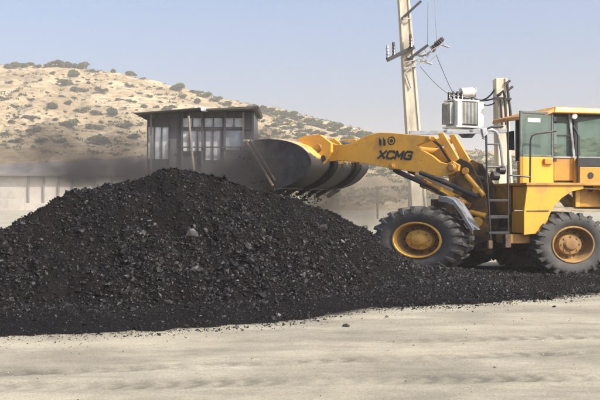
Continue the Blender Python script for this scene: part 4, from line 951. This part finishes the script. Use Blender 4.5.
part('cross_panel', RF.box(uN + .0, uN + .05, -1.28, .48, zM - .1, zT - .05), 'yellow_dirty', LD, .01)
part('cross_panel', RF.box(uN - .1, uN - .04, -1.2, .46, zL + .05, zM - .1), 'chassis', LD, .01)
part('seam_strip', RF.box(uN - .5, uN + .035, 1.30, 1.312, zM - .012, zM + .012), 'chassis', LD)
# bright valve box and clutter ahead of the tank
cl = MB(); u5, z5 = RF.fit(516, 236, 1.0); RF.box(u5 - .3, u5 + .25, .5, 1.1, zL - .22, zL - .02, cl)
part('battery_box', cl, 'yellow_dirty', LD, .015)

# ---- ladder and rails (near side)
def ladder(s, vfit=1.3):
    lv = s * vfit
    A0 = RF.fit(487.5, 183, vfit); A1 = RF.fit(491, 246, vfit); B0 = RF.fit(507.5, 165, vfit); B1 = RF.fit(508.5, 240, vfit)
    lm = MB(); lm.tube([RF.w(A0[0], lv, A0[1] + .0), RF.w(A1[0], lv, A1[1])], .022, 8); lm.tube([RF.w(B0[0], lv, B0[1]), RF.w(B1[0], lv, B1[1])], .022, 8)
    ld = part('ladder', lm, 'black', LD, smooth=True)
    for y, th, m__ in ((200.5, .05, 'chassis'), (217, .07, 'chassis'), (233, .05, 'black')):
        a = RF.fit(488.5, y, vfit); b = RF.fit(508.5, y, vfit)
        part('rung', MB().hexa([RF.w(a[0], lv - .16, a[1] - th / 2), RF.w(b[0], lv - .16, a[1] - th / 2), RF.w(b[0], lv + .02, a[1] - th / 2), RF.w(a[0], lv + .02, a[1] - th / 2), RF.w(a[0], lv - .16, a[1] + th / 2), RF.w(b[0], lv - .16, a[1] + th / 2), RF.w(b[0], lv + .02, a[1] + th / 2), RF.w(a[0], lv + .02, a[1] + th / 2)]), 'black', ld, .005)
    f_ = RF.fit(507.5, 240, vfit); part('foot_bracket', RF.box(f_[0] - .07, f_[0] + .07, lv - .1, lv + .04, f_[1] - .17, f_[1] + .12), 'chassis', ld, .015)
    f_ = RF.fit(490, 246, vfit); part('foot_bracket', RF.box(f_[0] - .05, f_[0] + .05, lv - .06, lv + .03, f_[1] - .06, f_[1] + .12), 'chassis', ld, .01)
ladder(1); ladder(-1)
def rail(pts, v, r_=.022, nm='handrail', mm='black'):
    P = [RF.p(a, b, v) for a, b in pts]; sm = [P[0]]
    for i in range(1, len(P) - 1):      # rounded bends
        a, b, c_ = P[i - 1], P[i], P[i + 1]; k = min(.14, (a - b).length * .4, (c_ - b).length * .4)
        s0 = b + (a - b).normalized() * k; s1 = b + (c_ - b).normalized() * k
        sm += [s0, (s0 + s1 + b * 2) / 4, s1]
    sm.append(P[-1]); return part(nm, MB().tube(sm, r_, 8), mm, LD, smooth=True)
rail([(530, 184), (530.5, 134.5), (556, 131)], 1.28, .022)
rail([(530, 177), (508.5, 175)], 1.28, .02); rail([(508, 186), (508, 120)], 1.28, .02)
rail([(487, 186), (486, 127), (503, 126.5)], 1.15, .024)
rail([(487, 167), (503, 167)], 1.15, .02); rail([(487, 144), (500, 144.5)], 1.15, .02)
rail([(577.5, 183), (578, 134), (573, 126)], .98, .022)
# lamp brackets and mirror at the front left of the cab
rail([(503, 166), (501, 148), (497, 131), (487, 129), (483.5, 139)], .95, .035, 'lamp_bracket', 'grey')
part('mirror', RF.poly([(482, 128.5), (487, 128), (488.5, 134), (483.5, 137)], 1.2, 1.2, 1.1), 'grey', LD, .01)
part('mirror', RF.poly([(506, 132), (512.5, 131), (513, 150), (507, 150)], -.6, -.6, -.5), 'black', LD, .01)
for (a, b) in ((500, 170), (494, 176)):
    p_ = RF.p(a, b, .9); d = Vector((*RF.f, 0)); part('headlamp', MB().tube([p_ - d * .1, p_ + d * .05], .10, 14), 'black', LD)

# ---- cab
M['doorframe'] = mat('door_frame_paint', (.09, .10, .09), (.14, .15, .14), rough=.45, scale=6)
M['liner'] = mat('headliner', (.03, .03, .032), rough=.8)
VC = .86
uC = RF.fit(553, 158, VC)[0]; zS = RF.fit(553, 158, VC)[1]; zF = zP + .02; zR = RF.fit(553, 113.5, VC)[1]
uB = RF.fit(609, 158, VC)[0]; uM = RF.fit(575, 158, VC)[0]
cabm = MB(); RF.box(uB, uM, VC - .04, VC, zF, zS, cabm); RF.box(uB, uC, -VC, -VC + .04, zF, zS, cabm); RF.box(uB, uB + .04, -VC + .04, VC - .04, zF, zS, cabm)
cab = part('cab', cabm, 'orange', LD, .01)
part('floor', RF.box(uB + .04, uC, -VC + .04, VC - .04, zF, zF + .04), 'black', cab)
part('front_panel', RF.box(uC - .02, uC + .03, -VC, VC, zF, zS - .02), 'orange', cab, .01)
part('side_panel', RF.box(uM + .03, uC - .03, VC - .03, VC - .005, zF + .05, zS), 'orange', cab, .008)
def post(pa, pb, va, vb, w_, mm, d_=.07):
    a = RF.fit(*pa, va); b = RF.fit(*pb, vb); return part('pillar', MB().hexa([RF.w(a[0] - w_ / 2, va - d_, a[1]), RF.w(a[0] + w_ / 2, va - d_, a[1]), RF.w(a[0] + w_ / 2, va, a[1]), RF.w(a[0] - w_ / 2, va, a[1]), RF.w(b[0] - w_ / 2, vb - d_, b[1]), RF.w(b[0] + w_ / 2, vb - d_, b[1]), RF.w(b[0] + w_ / 2, vb, b[1]), RF.w(b[0] - w_ / 2, vb, b[1])]), mm, cab, .008)
post((552, 158), (551, 112), VC, VC, .13, 'black')
post((574.5, 158.5), (569.5, 112.5), VC, VC, .06, 'grey')
post((577, 158), (575.5, 113), VC - .05, VC - .05, .10, 'black')
post((608, 158), (605, 113), VC, VC, .10, 'black')
# far side and rear corner pillars share the near ones' stations
for uu, ww, mm in ((uC - .05, .26, 'black'), (uM, .08, 'black'), (uB + .06, .10, 'black')):
    part('pillar', RF.box(uu - ww / 2, uu + ww / 2, -VC, -VC + .07, zS, zR), mm, cab, .008)
part('door_post', RF.box(uM - .03, uM + .04, VC - .02, VC + .03, zF, zS - .002), 'yellow', cab, .008)
part('sill', RF.box(uB, uC, VC - .05, VC + .015, zS, zS + .035), 'grey', cab, .005)
part('windscreen', RF.box(uC - .03, uC - .015, -VC + .08, VC - .08, zS, zR), 'glass', cab)
part('windscreen_frame', RF.box(uC - .05, uC, -.02, .02, zS, zR), 'black', cab)
part('side_window', RF.box(uM + .05, uC - .12, VC - .05, VC - .038, zS + .03, zR), 'glass', cab)
part('side_window', RF.box(uB + .1, uM - .04, VC - .05, VC - .038, zS + .03, zR), 'glass', cab)
part('side_window', RF.box(uB + .1, uC - .12, -VC + .03, -VC + .042, zS, zR), 'glass', cab)
part('rear_window', RF.box(uB + .02, uB + .032, -VC + .08, VC - .08, zS, zR), 'glass', cab)
part('window_bar', RF.box(uM + .05, uC - .12, VC - .04, VC - .02, zS + .50, zS + .53), 'black', cab)
st = MB(); uq = (uB + uC) / 2 - .05; RF.box(uq - .25, uq + .25, -.26, .26, zF + .42, zF + .55, st); RF.box(uq - .30, uq - .18, -.25, .25, zF + .5, zF + 1.15, st); RF.box(uq - .15, uq + .15, -.15, .15, zF + .04, zF + .42, st)
part('seat', st, 'seat', cab, .04)
sw = MB(); cwx = uC - .45; pts = [RF.w(cwx + .04 * math.sin(2 * math.pi * k / 24), .2 * math.cos(2 * math.pi * k / 24), zS + .02 + .2 * math.sin(2 * math.pi * k / 24) * .5) for k in range(25)]
sw.tube(pts, .016, 6); sw.tube([RF.w(uC - .15, 0, zF + .04), RF.w(cwx, 0, zS + .0)], .035, 8); part('steering_wheel', sw, 'black', cab)
dsh = MB(); RF.box(uC - .25, uC - .04, -.3, .3, zF + .5, zS + .02, dsh); part('dashboard', dsh, 'black', cab, .03)
# roof: slab with a drooping visor to the front
ROOF = [(492, 120.5, -.98), (557, 112.3, 1.02)]
a = RF.fit(492, 120.5, -.98); b = RF.fit(554, 112, 1.02); zr0 = (a[1] + b[1]) / 2 + .0; e1 = RF.fit(618, 112, 1.02)[0]
rm = MB(); z0 = zR - .0
rm.hexa([RF.w(e1, -.98, z0), RF.w(b[0] + .06, -.98, z0), RF.w(b[0], 1.02, z0), RF.w(e1, 1.02, z0), RF.w(e1 + .04, -.94, z0 + .13), RF.w(b[0], -.94, z0 + .15), RF.w(b[0] - .06, .98, z0 + .15), RF.w(e1 + .04, .98, z0 + .13)])
roof = part('roof', rm, 'yellow', cab, .03)
part('headliner', RF.box(uB + .02, uC - .0, -VC + .02, VC - .02, zR - .06, zR + .0), 'liner', cab)
vm = MB(); vm.hexa([RF.w(b[0] + .06, -.98, z0 + .01), RF.w(a[0], -1.0, z0 - .10), RF.w(b[0] + .22, .98, z0 - .08), RF.w(b[0] - .02, 1.0, z0 + .01), RF.w(b[0] + .02, -.96, z0 + .13), RF.w(a[0] - .02, -.98, z0 - .0), RF.w(b[0] + .20, .96, z0 + .01), RF.w(b[0] - .05, .97, z0 + .13)])
part('visor', vm, 'orange', roof, .02)
bm_ = MB(); bm_.box((0, 0, 0), (0, 0, 0)) if False else None
pl = RF.p(574, 116.5, .92); part('work_lamp', MB().tube([pl + Vector((0, .05, 0)), pl - Vector((0, .06, 0))], .062, 16), 'lamp', cab, .008)
# open door, swung forward on the front pillar
hp = RF.w(uC, VC + .03, 0); ex = (519 - CX) / F; dy_ = -.42; Yd = hp.y + dy_; ep = Vector((ex * Yd, Yd, 0)); dv = (ep - hp); Ld = dv.length; dvn = dv.normalized(); dn = Vector((dvn.y, -dvn.x, 0))
if dn.y > 0: dn = -dn
def D(t, z, k=0): q_ = hp + dv * t + dn * k; return Vector((q_.x, q_.y, z))
zd0 = gz(184, hp.y); zd1 = gz(157.5, hp.y); zd2 = gz(112.5, hp.y)
def dbox(t0, t1, za, zb__, k0=0, k1=.04): return MB().hexa([D(t0, za, k0), D(t1, za, k0), D(t1, zb__, k0), D(t0, zb__, k0), D(t0, za, k1), D(t1, za, k1), D(t1, zb__, k1), D(t0, zb__, k1)])
door = part('door', dbox(.05, 1.0, zd0, zd1, 0, .05), 'yellow', cab, .012)
fr_ = MB()
for t0, t1, za, zb__ in ((.05, .10, zd1, zd2), (.94, 1.0, zd1, zd2), (.10, .94, zd2 - .05, zd2), (.10, .94, zd1, zd1 + .05)):
    x = dbox(t0, t1, za + .001, zb__, .002, .048); fr_.add(x.v, x.f)
part('door_frame', fr_, 'doorframe', door, .006)
part('door_glass', dbox(.10, .94, zd1 + .05, zd2 - .05, .02, .03), 'doorglass', door)
part('sticker', dbox(.42, .78, zd2 - .24, zd2 - .15, .032, .036), 'sticker', door)
part('door_handle', dbox(.12, .36, zd1 - .16, zd1 - .04, .05, .12), 'orange', door, .012)
part('hinge', dbox(-.03, .06, zd1 - .1, zd1 - .02, .0, .06), 'black', door)
part('hinge', dbox(-.03, .06, zd2 - .2, zd2 - .1, .0, .06), 'black', door)

# ---- side cabinet, hood, counterweight, exhaust
uH0 = RF.fit(579, 170, 1.0)[0]; zH = RF.fit(590, 167, 1.0)[1]; zBand = RF.fit(590, 157.5, 1.0)[1]
zLow = RF.fit(590, 207, 1.0)[1]; cbm = RF.box(uH0 - 1.5, uH0 - .02, .865, 1.0, zLow, zH); side = part('side_cabinet', cbm, 'orange', LD, .015)
part('corner_post', RF.box(uH0 - .02, uH0 + .10, .88, 1.02, zLow, zP - .05), 'yellow', side, .01)
part('cover_band', RF.box(uH0 - 1.5, uH0, .87, .99, zH, zBand), 'black', side, .01)
for y in (175.5, 188.5):
    p0 = RF.p(590.5, y, 1.0); part('port', MB().tube([p0, p0 + Vector((*RF.l, 0)) * .012], .075, 16), 'black', side)
hood = part('hood', RF.box(-5.6, uB - .03, -.85, .85, 1.46, zBand - .02), 'yellow', LD, .06)
for k in range(5): part('vent_louvre', RF.box(-5.0, -4.2, .85, .87, zP - .2 + k * .12, zP - .14 + k * .12), 'black', hood)
part('counterweight', RF.box(-6.2, -5.45, -1.15, 1.15, .75, zP + .1), 'yellow_dirty', LD, .08)
part('exhaust_pipe', MB().tube([RF.w(-4.6, .3, zH + .0), RF.w(-4.6, .3, zH + 1.0), RF.w(-4.75, .3, zH + 1.2)], .07, 12), 'black', LD, smooth=True)

# coal still falling out of the open side of the bucket
def spill():
    r = np.random.default_rng(8); N = 2600; a0, a1 = q[1], q[-2]; hx = LD.location
    t = r.random(N); v = r.uniform(-1.4, 1.4, N); fall = r.random(N) ** 1.6 * (.35 + 1.1 * t); out = .05 + .55 * r.random(N) * (1 - .4 * t)
    P = np.array([FF.w(a0[0] + (a1[0] - a0[0]) * tt + o_, vv, a0[1] + (a1[1] - a0[1]) * tt - f_) for tt, vv, f_, o_ in zip(t, v, fall, out)])
    k = P[:, 2] > 1.3; P = P[k]; s_ = np.clip(np.exp(r.normal(-3.9, .5, len(P))), .008, .07)
    V, Fc, Tn = lumps(P, s_, r.uniform(0, .1, len(P)), 21)
    o = bpy.data.objects.new('falling_coal', npmesh('falling_coal', V, Fc, M['coal'], False, Tn)); COL.objects.link(o)
    tag(o, 'loose coal pouring from the open side of the raised bucket onto the heap', 'falling coal', None, 'stuff')
spill()


# ------------------------------------------------------------------ coal dust hanging in the air and haze
def volume_mat(name, color, dens, ell, nscale=1.2, nlo=.38, nhi=.60, aniso=.2):
    m = bpy.data.materials.new(name); m.use_nodes = True; n = m.node_tree.nodes; l = m.node_tree.links; n.clear()
    o = n.new('ShaderNodeOutputMaterial'); pv = n.new('ShaderNodeVolumePrincipled'); pv.inputs['Color'].default_value = (*color, 1); pv.inputs['Anisotropy'].default_value = aniso
    tc = n.new('ShaderNodeTexCoord'); tot = None
    nz = n.new('ShaderNodeTexNoise'); nz.inputs['Scale'].default_value = nscale; nz.inputs['Detail'].default_value = 4; l.new(tc.outputs['Object'], nz.inputs[0])
    nm = n.new('ShaderNodeMapRange'); nm.inputs[1].default_value = nlo; nm.inputs[2].default_value = nhi; nm.inputs[3].default_value = .22; nm.inputs[4].default_value = 1; l.new(nz.outputs['Fac'], nm.inputs[0])
    nb = n.new('ShaderNodeTexNoise'); nb.inputs['Scale'].default_value = .75; nb.inputs['Detail'].default_value = 5; nb.inputs['Roughness'].default_value = .6; l.new(tc.outputs['Object'], nb.inputs[0])
    nb2 = n.new('ShaderNodeMapRange'); nb2.clamp = False; nb2.inputs[1].default_value = .3; nb2.inputs[2].default_value = .7; nb2.inputs[3].default_value = -.45; nb2.inputs[4].default_value = .45; l.new(nb.outputs['Fac'], nb2.inputs[0])
    for (c, r, k) in ell:
        mp = n.new('ShaderNodeMapping'); mp.vector_type = 'POINT'; mp.inputs['Scale'].default_value = [1 / x for x in r]; mp.inputs['Location'].default_value = [-a / b for a, b in zip(c, r)]
        l.new(tc.outputs['Object'], mp.inputs[0]); ln_ = n.new('ShaderNodeVectorMath'); ln_.operation = 'LENGTH'; l.new(mp.outputs[0], ln_.inputs[0])
        mr = n.new('ShaderNodeMapRange'); mr.interpolation_type = 'SMOOTHSTEP'; mr.inputs[1].default_value = 1; mr.inputs[2].default_value = 0; mr.inputs[3].default_value = 0; mr.inputs[4].default_value = k; ad = n.new('ShaderNodeMath'); ad.operation = 'ADD'; l.new(ln_.outputs['Value'], ad.inputs[0]); l.new(nb2.outputs[0], ad.inputs[1]); l.new(ad.outputs[0], mr.inputs[0])
        if tot is None: tot = mr.outputs[0]
        else:
            a = n.new('ShaderNodeMath'); a.operation = 'ADD'; l.new(tot, a.inputs[0]); l.new(mr.outputs[0], a.inputs[1]); tot = a.outputs[0]
    mu = n.new('ShaderNodeMath'); mu.operation = 'MULTIPLY'; l.new(tot, mu.inputs[0]); l.new(nm.outputs[0], mu.inputs[1])
    m2 = n.new('ShaderNodeMath'); m2.operation = 'MULTIPLY'; m2.inputs[1].default_value = dens; l.new(mu.outputs[0], m2.inputs[0]); l.new(m2.outputs[0], pv.inputs['Density']); l.new(pv.outputs[0], o.inputs['Volume'])
    return m
def E(px, py, Y, w_, h_, d_, k): c = at(px, py, Y); return (tuple(c), (w_ / F * Y, d_, h_ / F * Y), k)
YD = 25.5
def cloud(name, ell, color, dens, label, lo, hi, **kw):
    m = volume_mat(name + '_volume', color, dens, ell, **kw)
    o = solo(name, MB().box(lo, hi), m, (0, 0, 0), label, 'dust', None, 'stuff'); return o
ell = [E(236, 172, YD, 52, 34, 2.2, 1.5), E(180, 180, YD, 75, 24, 2.2, 1.2), E(110, 172, YD, 90, 20, 2.0, 1.1), E(215, 150, YD, 55, 34, 2.0, .25), E(255, 150, YD, 26, 26, 1.6, .6), E(40, 172, YD, 90, 12, 2.0, .22), E(70, 154, YD, 160, 42, 2.2, .42), E(256, 178, 23.0, 40, 40, 2.2, 4.0), E(150, 165, YD, 60, 26, 2.0, .5)]
cloud('coal_dust', ell, (.17, .157, .15), 2.5, 'brown black coal dust drifting left from the emptying bucket over the heap top', (gx(-90, YD), YD - 3.3, .9), (gx(330, YD), YD + 2.3, 5.3))
ell = [E(352, 205, 26, 70, 38, 2.4, 1.3), E(440, 205, 27, 50, 26, 2.2, .8), E(330, 190, 26, 60, 30, 2.4, .5), E(400, 190, 27, 50, 24, 2.2, .4)]
cloud('pale_dust', ell, (.34, .31, .26), 1.1, 'pale grey dust hanging in the air under the boom beyond the front wheel', (gx(262, 26), 23.4, .25), (gx(500, 26), 29.3, 3.6))
hz = bpy.data.materials.new('haze_air'); hz.use_nodes = True; hn = hz.node_tree.nodes; hn.clear()
ho = hn.new('ShaderNodeOutputMaterial'); hv = hn.new('ShaderNodeVolumePrincipled'); hv.inputs['Color'].default_value = (.90, .87, .86, 1); hv.inputs['Density'].default_value = .0009; hv.inputs['Anisotropy'].default_value = .0
hz.node_tree.links.new(hv.outputs[0], ho.inputs['Volume'])
solo('haze', MB().box((-1300, -60, -4.0), (1300, 1300, 72)), hz, (0, 0, 0), 'thin pale dusty haze filling the air over the whole yard and hillside', 'haze', None, 'stuff')
